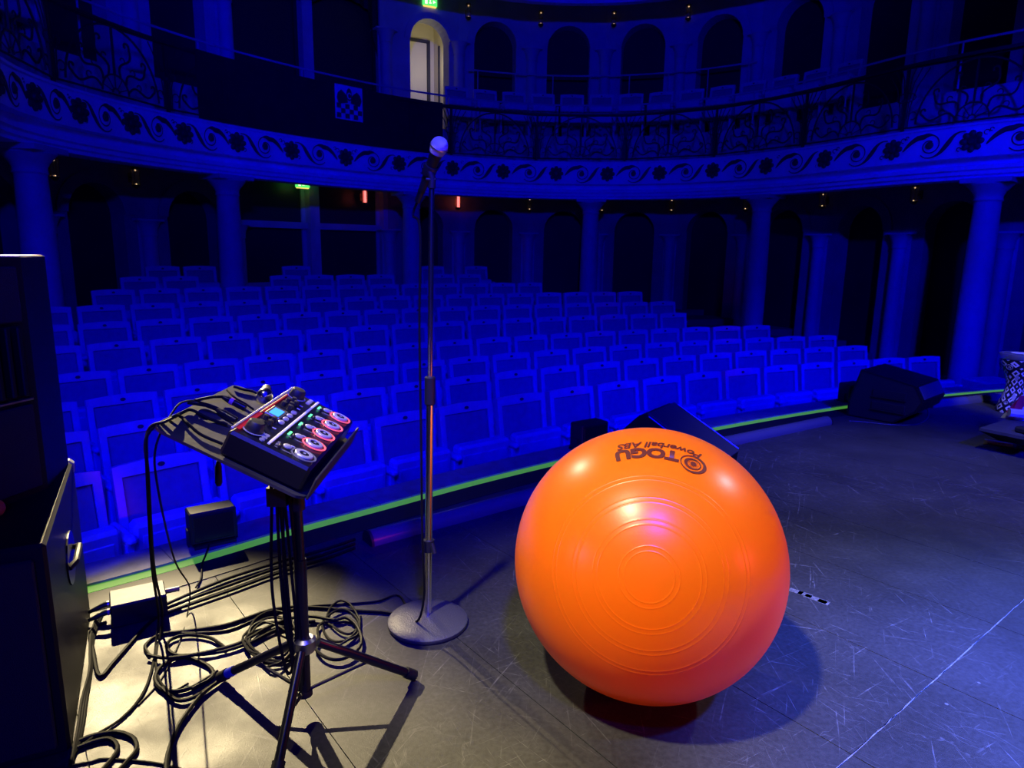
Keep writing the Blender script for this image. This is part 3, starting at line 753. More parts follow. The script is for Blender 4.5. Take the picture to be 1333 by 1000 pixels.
b = MB(); b.bbox((cx + 0.18, 1.66, 4.53), (0.80, 0.05, 2.54), 0.01); b.build('door_leaf', mat('door_cream', (0.72, 0.66, 0.5), 0.5), lob).matrix_local = Fm
b = MB(); b.box((cx + 0.755, 1.35, 4.5), (0.03, 0.06, 2.4)); b.build('wall_moulding', MATS['door_frame_blue'], lob).matrix_local = Fm
lamp = bpy.data.lights.new('lobby_lamp', 'POINT'); lamp.energy = 8; lamp.color = (1.0, 0.9, 0.66); lamp.shadow_soft_size = 0.12
lo = bpy.data.objects.new('lobby_lamp', lamp); C.objects.link(lo); lo.location = Fm @ Vector((cx + 0.50, 0.75, 5.2))
# exit signs
def exit_sign(l, z, label, y=-0.06, sc=1.0):
    Fm = AW.frame(l, z); Y = Fm.col[1].xyz; e = empty('exit_sign'); Fr = Fm.copy(); Fr.translation = Fm.translation + Y * y; e.matrix_world = Fr
    tag(e, label, 'exit sign')
    b = MB(); b.bbox((0, 0, 0), (0.30 * sc, 0.06, 0.15 * sc), 0.006); b.build('housing', mat('sign_green', (0.05, 0.5, 0.12), 0.4, emit=(0.10, 0.85, 0.16), estr=1.2), e)
    w_ = MB()
    w_.box((-0.085 * sc, -0.034, 0.0), (0.05 * sc, 0.008, 0.10 * sc))                                     # door
    w_.box((0.0, -0.034, 0.02 * sc), (0.02 * sc, 0.008, 0.05 * sc)); w_.box((0.0, -0.034, -0.025 * sc), (0.05 * sc, 0.008, 0.02 * sc))   # runner
    w_.prism([(-0.01 * sc + 0.06 * sc, 0.03 * sc), (0.11 * sc, 0.0), (0.05 * sc, -0.03 * sc)], Matrix.Translation((0.01, -0.030, 0)) @ Matrix.Rotation(math.pi / 2, 4, 'X'), 0.008)
    w_.build('pictogram', mat('sign_white', (0.9, 0.95, 0.9), 0.4, emit=(0.75, 1.0, 0.6), estr=1.6), e)
    g_ = MB(); g_.box((0, 0, -0.085 * sc), (0.26 * sc, 0.05, 0.02 * sc)); g_.build('light_slot', mat('sign_amber', (0.9, 0.7, 0.2), 0.4, emit=(1.0, 0.75, 0.15), estr=1.0), e)
exit_sign(lw0 + STEP * -2 + STEP * 0.60, 6.09, 'green exit sign above the lit arched doorway')
exit_sign(AW.L[idx_px(WOFF, 391, 239)], 2.41, 'green exit sign at the head of the control room window', -0.10, 0.9)
# lanterns
def lantern_parts():
    t = MB(); t.lathe([(0.055, 0.115), (0.06, 0.125), (0.05, 0.145), (0.012, 0.16)], 14); t.lathe([(0.02, -0.165), (0.05, -0.135), (0.06, -0.12), (0.055, -0.11)], 14)
    t.box((0, 0.11, 0.0), (0.02, 0.12, 0.02)); t.box((0, 0.16, 0.0), (0.05, 0.02, 0.14))
    for k_ in range(4):
        a = math.pi / 4 + k_ * math.pi / 2; t.tube([(0.055 * math.cos(a), 0.055 * math.sin(a), -0.12), (0.055 * math.cos(a), 0.055 * math.sin(a), 0.12)], 0.004, 5)
    gl = MB(); gl.lathe([(0.048, -0.11), (0.048, 0.11)], 16, None, False)
    bl = MB(); 
    for z in (-0.10, 0.10): bl.lathe([(0.0005, z - 0.012), (0.012, z), (0.0005, z + 0.012)], 8)
    return t, gl, bl
LT, LGl, LB = lantern_parts()
mt_brass = mat('lantern_brass', (0.20, 0.13, 0.06), 0.35, 1.0)
mt_lgl = mat('lantern_glass', (0.7, 0.7, 0.75), 0.15, trans=0.9)
LME = {'mount': LT.mesh('mount', mt_brass, True), 'glass': LGl.mesh('glass', mt_lgl, True)}
mt_w = mat('lantern_glint', (1, 0.7, 0.4), 0.5, emit=(1.0, 0.62, 0.30), estr=1.3)  # emissive specks stand in for warm stage light reflected in unlit lanterns
mt_r = mat('lantern_glint_red', (1, 0.2, 0.2), 0.5, emit=(1.0, 0.16, 0.14), estr=3.0)  # red emission imitates red light reflected in two lanterns
LBW = LB.mesh('glint', mt_w, True)
rb = MB(); rb.lathe([(0.0005, -0.12), (0.02, -0.11), (0.02, 0.11), (0.0005, 0.12)], 10); LBR = rb.mesh('glint', mt_r, True)
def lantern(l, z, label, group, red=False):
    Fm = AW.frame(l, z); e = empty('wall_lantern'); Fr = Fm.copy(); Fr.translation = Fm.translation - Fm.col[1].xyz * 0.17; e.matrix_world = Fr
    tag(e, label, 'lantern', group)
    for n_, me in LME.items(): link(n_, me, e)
    link('glint', LBR if red else LBW, e)
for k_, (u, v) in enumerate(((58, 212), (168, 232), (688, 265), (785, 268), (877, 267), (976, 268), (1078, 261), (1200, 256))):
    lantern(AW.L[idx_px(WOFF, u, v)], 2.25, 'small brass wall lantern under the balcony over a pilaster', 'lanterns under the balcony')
lantern(AW.L[idx_px(WOFF, 470, 254)], 2.25, 'wall lantern with dim red reflection right of the control room window', 'red lanterns', True)
lantern(AW.L[idx_px(WOFF, 594, 262)], 2.25, 'wall lantern with bright red reflection next to the microphone stand pole', 'red lanterns', True)
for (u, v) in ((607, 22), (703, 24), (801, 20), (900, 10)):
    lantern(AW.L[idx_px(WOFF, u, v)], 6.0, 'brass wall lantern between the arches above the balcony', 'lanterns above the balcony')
# upper second balcony edge
b2 = empty('upper_balcony'); tag(b2, 'underside and front of the second balcony at the top of the hall', 'balcony')
sweep([(0.0, 5.84), (0.0, 6.34), (0.15, 6.34), (0.15, 5.84)]).build('fascia', M_PLASTER, b2, True)
sweep([(0.15, 6.05), (0.15, 6.3), (1.5, 7.2), (1.5, 6.95)]).build('slab', M_WALL, b2, True)
# balcony seats
AS = Arc(0.98)
def in_gap(l): return px_l(150, 140) - 0.2 < l * A0.L[-1] / AS.L[-1] < px_l(600, 140)
lb = AS.L[idx_px(0.98, 707, 120)]
for k_ in range(-16, 11):
    l = lb + 0.605 * k_
    if l < 0.5 or l > AS.L[-1] - 0.5 or in_gap(l): continue
    p, t = AS.at(l); put_seat(p.x, p.y, 3.55, math.atan2(t.y, t.x), 'theatre seat up on the balcony behind the iron railing', 'balcony seats')
br = empty('back_rail'); tag(br, 'thin tube rail with posts behind the balcony seats', 'rail')
AR = Arc(1.36)
l0_ = AR.L[idx_px(1.36, 610, 110)]; l1_ = AR.L[idx_px(1.36, 985, 90)]
b = MB(); b.tube([tuple(AR.at(l)[0].to_tuple()[:2]) + (4.88,) for l in np.linspace(l0_, l1_, 30)], 0.018, 6); b.build('rail_tube', M_WALL, br)
for l in np.arange(l0_ + 0.2, l1_, 0.8):
    b = MB(); b.tube([(0, 0, 3.55), (0, 0, 4.88)], 0.014, 6); b.build('rail_post', M_WALL, br).matrix_local = AR.frame(l, 0)

#MORE
# ================================================================== EXERCISE BALL
BC = Vector((0.403, 1.85, 0.387)); BR = 0.387
BN = Vector((-0.184, -0.927, 0.328)).normalized()
def ball_hit(u, v):
    d = ray(u, v).normalized(); q = Vector((0, 0, H)) - BC; b_ = q.dot(d); c_ = q.dot(q) - BR * BR
    t = -b_ - math.sqrt(max(0, b_ * b_ - c_)); return (Vector((0, 0, H)) + d * t - BC).normalized()
BX = (Vector((0, 0, 1)) - BN * BN.z).normalized(); BY = BN.cross(BX)
def polar(u, v):
    n_ = ball_hit(u, v); return math.acos(max(-1, min(1, n_.dot(BN)))), math.atan2(n_.dot(BY), n_.dot(BX))
def sph(th, ph, r=BR): return BN * (r * math.cos(th)) + (BX * math.cos(ph) + BY * math.sin(ph)) * (r * math.sin(th))
ball = empty('exercise_ball', BC); tag(ball, 'large glossy orange exercise ball with dark brown lettering on the stage floor', 'ball')
ridges = []
for (u, v) in ((845, 718), (844, 682.6), (841, 653), (839, 624)):
    t = polar(u, v)[0]; ridges += [t, t + math.radians(1.9)]
ths = sorted(set([math.radians(x) for x in np.arange(0.4, 180, 1.5)] + [t + math.radians(d) for t in ridges for d in (-0.5, -0.3, -0.15, 0, 0.15, 0.3, 0.5)]))
prof = []
for t in ths:
    r = BR - 0.0006 + sum(0.0005 * math.exp(-((t - q) / math.radians(0.22)) ** 2) for q in ridges)
    prof.append((r * math.sin(t), r * math.cos(t)))
Mb = frame((0, 0, 0), BX, BY, BN)
b = MB(); b.lathe(prof[::-1], 128, Mb)
def ball_mat():
    M = mat('orange_pvc', (0.97, 0.18, 0.003), 0.32, coat=0.12, spec=0.35, bump=0.04, bscale=260)
    p = M.node_tree.nodes['Principled BSDF']
    p.inputs['Subsurface Weight'].default_value = 0.12; p.inputs['Subsurface Radius'].default_value = (0.12, 0.03, 0.01); p.inputs['Subsurface Scale'].default_value = 0.5
    p.inputs['Coat Roughness'].default_value = 0.26
    return M
shell = b.build('shell', ball_mat(), ball, True)
M_PRINT = mat('brown_print', (0.12, 0.018, 0.006), 0.5)
def text_on_ball(txt, start, end, base, cap, name, bold=0.0, shear=0.0):
    cu_ = bpy.data.curves.new(name, 'FONT'); cu_.body = txt; cu_.offset = bold; cu_.resolution_u = 4; cu_.shear = shear
    o = bpy.data.objects.new(name, cu_); C.objects.link(o); bpy.context.view_layer.update()
    dg = bpy.context.evaluated_depsgraph_get(); me = bpy.data.meshes.new_from_object(o.evaluated_get(dg)); C.objects.unlink(o); bpy.data.objects.remove(o)
    xs = [v.co.x for v in me.vertices]; ys = [v.co.y for v in me.vertices]; x0, x1 = min(xs), max(xs); capy = 0.70
    (ts, ps), (te, pe) = polar(*start), polar(*end); tb, tcap = polar(*base)[0], polar(*cap)[0]
    if pe - ps > math.pi: pe -= 2 * math.pi
    if ps - pe > math.pi: pe += 2 * math.pi
    tm = polar(*base)[0]
    for v in me.vertices:
        f_ = (v.co.x - x0) / (x1 - x0); ph = ps + (pe - ps) * f_; th = tb + (tcap - tb) * v.co.y / capy + 0.0
        p = sph(th, ph, BR + 0.0012); v.co = p
    me.materials.clear(); me.materials.append(M_PRINT); me.name = name
    return link(name, me, ball)
text_on_ball('TOGU', (884, 597.5), (800, 591), (842, 584.2), (842, 595.6), 'lettering', 0.055)
text_on_ball('Powerball ABS', (914.5, 590), (802, 580), (856, 576.6), (856, 583.4), 'lettering', 0.022, 0.25)
lt, lp_ = polar(902.5, 604.5)
def ring_on_ball(r0, r1, name, n=36, cx=0.0, cx1=None):
    V = []; F = []; cx1 = cx if cx1 is None else cx1
    for i in range(n):
        a = 2 * math.pi * i / n
        for r, c_ in ((r0, cx), (r1, cx1)):
            x, y = c_ + r * math.cos(a), r * math.sin(a); V.append(sph(lt + y / BR, lp_ + x / (BR * math.sin(lt)), BR + 0.0012))
    for i in range(n): j = (i + 1) % n; F.append((2 * i, 2 * i + 1, 2 * j + 1, 2 * j))
    b_ = MB(); b_.add(V, F); b_.build(name, M_PRINT, ball)
ring_on_ball(0.0005, 0.0085, 'logo_dot'); ring_on_ball(0.0165, 0.0225, 'logo_ring', cx=-0.001, cx1=0.002); ring_on_ball(0.029, 0.035, 'logo_ring', cx=0.003, cx1=0.0)
ring_on_ball(0.0118, 0.0128, 'logo_ring')

# ================================================================== MICROPHONE AND STAND
mb = G(557, 812)
top = Dp(562, 243, mb.y)
ms = empty('microphone_stand', mb); tag(ms, 'straight chrome microphone stand with round dark cast base', 'microphone stand')
b = MB(); b.lathe([(0.132, 0.0), (0.137, 0.006), (0.137, 0.016), (0.132, 0.021), (0.09, 0.031), (0.04, 0.038), (0.02, 0.042)], 48); b.build('base', M_BASE, ms, True)
def on_pole(z): return Vector(((top.x - mb.x) * z / top.z, 0, z))
def pole_z(v):
    lo, hi = 0.0, 2.0
    for _ in range(40):
        m_ = (lo + hi) / 2; p = on_pole(m_) + mb; q = p - Vector((0, 0, H)); vv = 500 - FPX * q.dot(_U) / q.dot(_F)
        lo, hi = (m_, hi) if vv > v else (lo, m_)
    return m_
zg0, zg1, zc = pole_z(527), pole_z(490), pole_z(710)
b = MB(); b.tube([on_pole(0.035), on_pole(zg0 + 0.01)], 0.0125, 16); b.build('lower_tube', M_CHROME, ms, True)
b = MB(); b.tube([on_pole(zg1 - 0.01), on_pole(top.z + 0.01)], 0.0085, 16); b.build('upper_tube', M_CHROME, ms, True)
b = MB(); b.tube([on_pole(z) for z in (zg0, zg0 + 0.004, zg1 - 0.004, zg1)], [0.014, 0.0175, 0.0175, 0.013], 16); b.build('height_clutch', M_BLACK, ms, True)
b = MB(); b.tube([on_pole(zc - 0.02), on_pole(zc + 0.02)], 0.019, 14); b.tube([on_pole(zc) + Vector((0.012, -0.01, 0.012)), on_pole(zc) + Vector((0.022, -0.02, -0.02))], 0.008, 8); b.build('cable_clip', M_BLACK, ms, True)
tp = on_pole(top.z)
b = MB(); b.tube([tp + Vector((0, 0, -0.005)), tp + Vector((0.002, 0, 0.022)), tp + Vector((-0.006, 0, 0.045))], 0.012, 10); b.tube([tp + Vector((-0.016, -0.008, 0.02)), tp + Vector((0.012, -0.004, 0.02))], 0.005, 8); b.build('swivel', M_BLACK, ms, True)
head = Dp(572.5, 188, mb.y - 0.035); tail = Dp(551, 243, mb.y + 0.04)
md = (head - tail).normalized(); mic = empty('microphone', tail); tag(mic, 'black handheld microphone with silver ball grille clipped on the stand', 'microphone')
def axis_frame(d, o=(0, 0, 0)):
    s_ = d.cross(Vector((0, 1, 0.2))).normalized(); return frame(o, s_, d.cross(s_), d)
Lm = (head - tail).length; Fm_ = axis_frame(md)
b = MB(); b.lathe([(0.010, -0.02), (0.0115, -0.018), (0.0115, 0.0), (0.0125, 0.01), (0.019, Lm - 0.035), (0.023, Lm - 0.026)], 24, Fm_); b.build('handle', M_BLACK, mic, True)
mt_mesh = mat('mic_mesh', (0.78, 0.78, 0.80), 0.42, 0.75, bump=1.0, bscale=900)
b = MB(); b.lathe([(0.0225, Lm - 0.028), (0.0262, Lm - 0.012)] + [(0.0262 * math.cos(t), Lm - 0.004 + 0.026 * math.sin(t)) for t in np.linspace(0.0, 1.52, 10)], 28, Fm_); b.build('grille', mt_mesh, mic, True)
b = MB(); b.lathe([(0.0262, Lm - 0.010), (0.0278, Lm - 0.009), (0.0278, Lm - 0.005), (0.0262, Lm - 0.004)], 28, Fm_, False); b.build('grille_band', M_STEEL, mic, True)
b = MB(); b.lathe([(0.0205, 0.045), (0.021, 0.047), (0.0215, 0.075), (0.021, 0.077)], 20, Fm_); b.build('clip_sleeve', M_BLACK, mic, True)
b = MB(); b.lathe([(0.0102, -0.055), (0.0102, -0.02)], 14, Fm_); b.build('plug', M_BLACKG, mic, True)

# ================================================================== CABLES
def cable(pts, r, label, name='cable', group=None, k_=6, mt_=None):
    p = smooth_path(pts, k_); b_ = MB(); b_.tube(p, r, 7); o = b_.build(name, mt_ or M_CABLE, None, True); tag(o, label, 'cable', group); return o
def fl(px, r, s=None, o=None, z=0.0):
    out = []
    for u, v in px:
        if s: u, v = o[0] + u / s, o[1] + v / s
        p = G(u, v, r + z); out.append(p)
    return out
tl = tail - md * 0.055
zf = 0.006
mic_floor = fl([(547, 730), (541, 752), (520, 774), (490, 783), (440, 787), (400, 790), (345, 802), (300, 820), (262, 824), (235, 824)], 0.004)
hang = [tl, tl - md * 0.03 + Vector((-0.005, 0, -0.02)), Dp(547, 300, mb.y + 0.01), Dp(546, 420, mb.y), Dp(548, 560, mb.y - 0.02), Dp(549, 650, mb.y - 0.02), Dp(550, 705, mb.y - 0.03)]
hang.append(Vector((hang[-1].x + 0.004, hang[-1].y - 0.01, 0.12))); 
mf = [Vector((-0.315, 2.10, 0.03))] + fl([(520, 776), (490, 783), (440, 787), (400, 790), (345, 802), (300, 820), (262, 824), (235, 824)], 0.004)
cable(hang + mf, 0.0038, 'thin black microphone cable hanging down the stand and across the floor')
S_, O_ = 4.166, (180, 740)
def flc(px, r, z=0.0): return fl(px, r, S_, O_, z)
cable(flc([(60, 470), (38, 420), (110, 362), (240, 342), (360, 326), (480, 305), (600, 265), (720, 225), (850, 208), (960, 212), (1090, 222), (1220, 232), (1340, 240), (1460, 265)], 0.0055), 0.0055, 'black cable sweeping from the left floor past the tripod to the microphone base')
cable(flc([(470, 430), (390, 378), (270, 362), (180, 385), (155, 430), (210, 470), (320, 468), (450, 452), (600, 405), (720, 345), (850, 300), (960, 285)], 0.0055, 0.004), 0.0055, 'black cable with a wide flat loop on the lit floor left of the tripod')
cable(flc([(50, 470), (150, 485), (290, 470), (430, 440), (560, 400), (700, 320), (830, 270), (950, 262), (1060, 280), (1130, 268), (1190, 320), (1210, 400), (1170, 460), (1090, 495), (1010, 480), (960, 430), (975, 380)], 0.0055, 0.009), 0.0055, 'black cable crossing the floor and curling right of the tripod pole')
cable(flc([(430, 560), (370, 600), (270, 655), (160, 668), (100, 630), (95, 575), (140, 520), (240, 482), (350, 512), (405, 560), (385, 605), (290, 655)], 0.006, 0.002), 0.006, 'thick black cable laid in a single round loop on the lit floor')
cable(flc([(130, 650), (200, 710), (280, 708), (380, 650), (440, 612), (400, 640), (330, 700), (260, 790), (205, 880), (160, 1010), (150, 1100)], 0.006, 0.004), 0.006, 'thick black cable running from the left tripod foot towards the stage front')
# coil around the tripod
pts = []
for i in range(60):
    a = i * 2 * math.pi / 12; c0 = (725 + 18 * math.sin(i * 0.7), 400 + 14 * math.cos(i * 0.9)); rx = 130 + 12 * math.sin(i * 1.3); ry = 120 + 40 * math.sin(i * 0.31)
    pts.append((c0[0] + rx * math.cos(a), c0[1] + ry * 0.92 * math.sin(a)))
cable([p + Vector((0, 0, 0.0025 * (i % 7))) for i, p in enumerate(flc(pts, 0.0045))], 0.0042, 'coiled bundle of black cable under the tripod', 'cable_coil', k_=3)
pts = []
for i in range(34):
    a = i * 2 * math.pi / 11; ww = i / 33; c0 = (1120 - 40 * ww, 260 + 110 * ww); rx = 85 + 35 * ww; ry = 85 + 20 * math.sin(i)
    pts.append((c0[0] + rx * math.cos(a), c0[1] + ry * math.sin(a)))
cable([p + Vector((0, 0, 0.002 * (i % 5))) for i, p in enumerate(flc(pts, 0.0045))], 0.0042, 'loose black cable loops on the floor right of the tripod', 'cable_coil', k_=3)
# bundle along the stage edge
for j, (dv, lab) in enumerate(((0, 'black cable lying against the edge mat, nearest the green strip'), (7, 'black cable running beside the edge mat to the junction box'), (14, 'black cable crossing from the junction box to the purple batten'))):
    cable(fl([(205, 792 + dv * .7), (250, 772 + dv), (300, 752 + dv + 3 * math.sin(j)), (360, 733 + dv), (420, 716 + dv * 0.9), (462, 702 + dv * 0.8)], 0.006, z=0.004), 0.006, lab)
cable(fl([(138, 810), (118, 822), (122, 850), (130, 880), (150, 860), (190, 815), (215, 795)], 0.006), 0.006, 'short black lead looping in front of the junction box')
for j in range(3):
    cable(fl([(133 - 3 * j, 800), (122 - 2 * j, 830), (119 - j, 870), (113 - 3 * j, 910), (108 - 3 * j, 945), (100 - 2 * j, 975), (92, 990 + 4 * j)], 0.005, z=0.004 * j), 0.0045, 'black cable in the bundle beside the subwoofer', group='cables beside the subwoofer')
cable(fl([(95, 968), (120, 958), (150, 953), (172, 960), (178, 975), (165, 992), (150, 1008)], 0.006), 0.006, 'black cable loop in front of the subwoofer corner, outer one')
cable(fl([(95, 976), (120, 966), (142, 962), (153, 972), (148, 985), (132, 1004)], 0.006), 0.006, 'black cable loop in front of the subwoofer corner, inner one')
cable(fl([(95, 996), (118, 992), (135, 988), (170, 990), (205, 994), (235, 1001)], 0.003), 0.003, 'thin black wire across the lit floor before the subwoofer')

# ================================================================== TRIPOD, TRAY AND LOOP STATION
fL, fR, fF = G(287, 887), G(540, 885), G(360, 1015)
hub = Vector((-0.557, 1.683, 0.0)); ptop = Dp(385, 634, 1.69)
hb = Dp(397, 838, 1.683); pb_ = Dp(397, 903, 1.683)
tri = empty('tripod_stand', hub); tag(tri, 'black tripod stand with silver hub on the warm lit floor', 'stand')
def loc_(p): return p - hub
b = MB(); b.tube([loc_(pb_), loc_(hb.lerp(ptop, 0.55))], 0.0165, 16); b.build('outer_pole', M_BLACKG, tri, True)
b = MB(); b.tube([loc_(hb.lerp(ptop, 0.5)), loc_(ptop + Vector((0, 0, 0.03)))], 0.0135, 16); b.build('inner_pole', M_BLACKG, tri, True)
pd = (ptop - hb).normalized()
b = MB(); b.tube([loc_(hb - pd * 0.022), loc_(hb - pd * 0.012), loc_(hb + pd * 0.012), loc_(hb + pd * 0.02)], [0.024, 0.030, 0.030, 0.022], 20); b.build('hub', M_STEEL, tri, True)
cl = hb.lerp(ptop, 0.93)
b = MB(); b.tube([loc_(cl - pd * 0.03), loc_(cl + pd * 0.03)], 0.021, 14); b.box(loc_(cl + Vector((-0.045, -0.01, 0.01))), (0.05, 0.03, 0.05)); b.build('pole_clamp', M_BLACK, tri, True)
b = MB(); b.tube([loc_(pb_ - pd * 0.004), loc_(pb_ + pd * 0.012)], 0.021, 14); b.build('pole_foot', M_BLACK, tri, True)
for i, ft in enumerate((fL, fR, fF)):
    d = (ft - hb); dh = Vector((d.x, d.y, 0)).normalized()
    s0 = hb + dh * 0.035 - pd * 0.005; e0 = ft + Vector((0, 0, 0.014))
    lg = MB(); lg.tube([loc_(s0), loc_(e0)], 0.0125, 12); lo_ = lg.build('leg', M_BLACKG, tri, True)
    tp_ = MB(); tp_.tube([loc_(s0.lerp(e0, 0.90)), loc_(e0)], 0.0165, 12); tp_.build('rubber_tip', M_BLACK, lo_, True)
    if i == 0:
        tp2 = MB(); tp2.tube([loc_(s0.lerp(e0, 0.80)), loc_(s0.lerp(e0, 0.89))], 0.0142, 12); tp2.build('blue_tape', mat('blue_tape', (0.02, 0.03, 0.5), 0.4), lo_, True)
    st_ = MB(); mm = s0.lerp(e0, 0.52); st_.tube([loc_(mm), loc_(pb_ + pd * 0.012 + dh * 0.015)], 0.005, 8); st_.build('strut', M_BLACK, tri, True)

dc = Vector((-0.545, 1.70, 0.822)); ya, tb_ = 1.587, 0.469
DU = Vector((math.cos(ya), math.sin(ya), 0)); DV = Vector((math.sin(ya) * math.cos(tb_), -math.cos(ya) * math.cos(tb_), -math.sin(tb_))); DN = DV.cross(DU).normalized()
TH = 0.066
tp0 = dc - DN * (TH + 0.003)
def uv(p): q = p - dc; return q.dot(DU), q.dot(DV)
ca, cb_, cc, cd = (uv(onplane(*px, tp0, DN)) for px in ((203, 548), (310, 501), (396, 630), (463, 556)))
u0, u1 = min(ca[0], -0.24), max(cb_[0], 0.24)
v0 = (ca[1] + cb_[1]) / 2; v1 = 0.118
MD = frame(dc, DU, -DV, DN)
tray = empty('tray'); tray.matrix_world = MD; tag(tray, 'black metal desk tray with front lip on top of the tripod', 'tray')
M_TRAY = mat('tray_black', (0.03, 0.03, 0.03), 0.6, var=0.35, vscale=16, bump=0.2)
Rr = 0.03
def round_rect(x0, x1, y0, y1, r, n=5):
    o_ = []
    for (cx_, cy_, a_) in ((x1 - r, y1 - r, 0), (x0 + r, y1 - r, 1), (x0 + r, y0 + r, 2), (x1 - r, y0 + r, 3)):
        for i in range(n + 1): t = (a_ + i / n) * math.pi / 2; o_.append((cx_ + r * math.cos(t), cy_ + r * math.sin(t)))
    return o_
zt = -(TH + 0.003)
b = MB(); b.prism(round_rect(u0, u1, -v1, -v0, Rr), Matrix.Translation((0, 0, zt - 0.007)), 0.007); b.build('plate', M_TRAY, tray)
b = MB(); b.bbox(((u0 + u1) / 2, -v1 - 0.003, zt + 0.022), (u1 - u0 - 0.03, 0.006, 0.058), 0.002); b.build('lip', M_TRAY, tray)
b = MB(); b.box((0.0, -0.0, zt - 0.028), (0.10, 0.12, 0.04)); b.build('bracket', M_BLACK, tray)
dev = empty('loop_station'); dev.matrix_world = MD; tag(dev, 'black loop station with five ring buttons, faders and blue display', 'loop station')
W2, D2 = 0.2275, 0.1005
b = MB(); b.bbox((0, 0, -TH / 2 - 0.0015), (2 * W2, 2 * D2, TH - 0.003), 0.007); b.build('case', M_BLACKG, dev)
b = MB(); b.bbox((0, D2 - 0.004, 0.003), (2 * W2 - 0.006, 0.006, 0.006), 0.001); b.build('rear_edge_trim', mat('trim_silver', (0.7, 0.68, 0.62), 0.35, 0.6), dev)
M_SIL = mat('silver_button', (0.62, 0.62, 0.66), 0.35, 0.5)
M_REDG = mat('ring_red', (0.8, 0.15, 0.15), 0.4, emit=(0.9, 0.10, 0.09), estr=0.8)
M_GRN = mat('led_green', (0.1, 0.8, 0.2), 0.4, emit=(0.12, 0.9, 0.25), estr=1.6)
M_GRY = mat('ring_grey', (0.16, 0.16, 0.18), 0.35)
def annulus(r0, r1, z0, z1, n=32): b_ = MB(); b_.lathe([(r0, z0), (r0, z1), (r1, z1), (r1, z0)], n, None, False); return b_
RG = annulus(0.0265, 0.031, 0, 0.002).mesh('ring_light', M_REDG, True); RG2 = annulus(0.0265, 0.031, 0, 0.002).mesh('ring_light', M_GRY, True)
kb = MB(); kb.lathe([(0.022, 0.0), (0.022, 0.004), (0.020, 0.006), (0.013, 0.0065), (0.012, 0.0035), (0.0005, 0.0035)], 28); KB = kb.mesh('pad', M_SIL, True)
kc = MB(); kc.lathe([(0.0112, 0.0), (0.011, 0.0055), (0.0005, 0.006)], 20); KC = kc.mesh('pad_cap', M_BLACKG, True)
KS = MB().box((0, 0, 0.0062), (0.006, 0.006, 0.0006)).mesh('pad_icon', M_SIL)
BT = MB(); BT.lathe([(0.0105, 0), (0.0105, 0.003), (0.009, 0.0042), (0.0005, 0.0045)], 18); BTM = BT.mesh('track_button', M_SIL, True)
SL = MB().box((0, 0, 0.0004), (0.004, 0.042, 0.0008)).mesh('fader_slot', M_GRY); FK = MB().bbox((0, 0, 0.005), (0.012, 0.006, 0.010), 0.0015).mesh('fader_knob', M_BLACK)
LE = MB().box((0, 0, 0.0008), (0.011, 0.006, 0.0016)).mesh('led', M_GRN); LEG = MB().box((0, 0, 0.0008), (0.011, 0.006, 0.0016)).mesh('led', M_GRY)
TK = MB().bbox((0, 0, 0.0012), (0.004, 0.010, 0.0024), 0.0005).mesh('track_mark', MATS['trim_silver'])
for i, x in enumerate((-0.18, -0.09, 0.0, 0.09, 0.18)):
    T = lambda dx, y: Matrix.Translation((x + dx, y, 0.0))
    link('ring_light', RG2 if i == 0 else RG, dev, T(0, -0.066)); pk = link('pad', KB, dev, T(0, -0.066)); c_ = link('pad_cap', KC, pk); ic = link('pad_icon', KS, pk)
    link('track_button', BTM, dev, T(0.004, -0.024)); link('fader_slot', SL, dev, T(-0.024, -0.022)); link('fader_knob', FK, dev, T(-0.024, -0.012 - 0.004 * (i % 2)))
    for q in (0, 1): link('led', LEG if i == 0 else LE, dev, T(-0.010 + q * 0.014, -0.002 + 0.0 * q))
    link('track_mark', TK, dev, T(0.018, -0.033))
b = MB(); b.bbox((0, 0.0115, 0.002), (2 * W2 - 0.03, 0.007, 0.004), 0.001); b.build('divider_bar', mat('bar_white', (0.85, 0.83, 0.76), 0.4), dev)
OV = MB(); OV.lathe([(0.011, 0), (0.011, 0.003), (0.009, 0.0045), (0.0005, 0.005)], 20, Matrix.Diagonal((1.0, 0.72, 1, 1))); OVM = OV.mesh('menu_button', M_SIL, True)
for i in range(4): link('menu_button', OVM, dev, Matrix.Translation((-0.055 + 0.034 * i, 0.034, 0)))
SM = MB(); SM.lathe([(0.0065, 0), (0.0065, 0.003), (0.0005, 0.004)], 14); SMM = SM.mesh('small_button', M_SIL, True)
for x0_ in (-0.205, 0.165):
    for i in range(3): link('small_button', SMM, dev, Matrix.Translation((x0_ + 0.017 * i, 0.030, 0)))
b = MB(); b.bbox((-0.012, 0.063, 0.0025), (0.075, 0.040, 0.005), 0.001); b.build('display_bezel', M_STEEL, dev)
b = MB(); b.box((-0.014, 0.0625, 0.0052), (0.050, 0.026, 0.001)); b.build('display', mat('lcd_blue', (0.05, 0.3, 0.9), 0.3, emit=(0.05, 0.42, 1.0), estr=1.1), dev)
b = MB(); b.box((-0.13, 0.089, 0.0008), (0.15, 0.010, 0.0016)); b.build('red_stripe', mat('red_stripe', (0.6, 0.02, 0.02), 0.4, emit=(0.6, 0.02, 0.02), estr=0.35), dev)
b = MB(); b.box((0.06, 0.089, 0.0008), (0.20, 0.004, 0.0016)); b.build('red_stripe', MATS['red_stripe'], dev)
KN = MB(); KN.lathe([(0.021, 0), (0.022, 0.003), (0.019, 0.022), (0.016, 0.025), (0.0005, 0.026)], 28); KNM = KN.mesh('knob', M_BLACK, True)
KR = annulus(0.0225, 0.0265, 0, 0.0015).mesh('knob_ring', M_SIL, True)
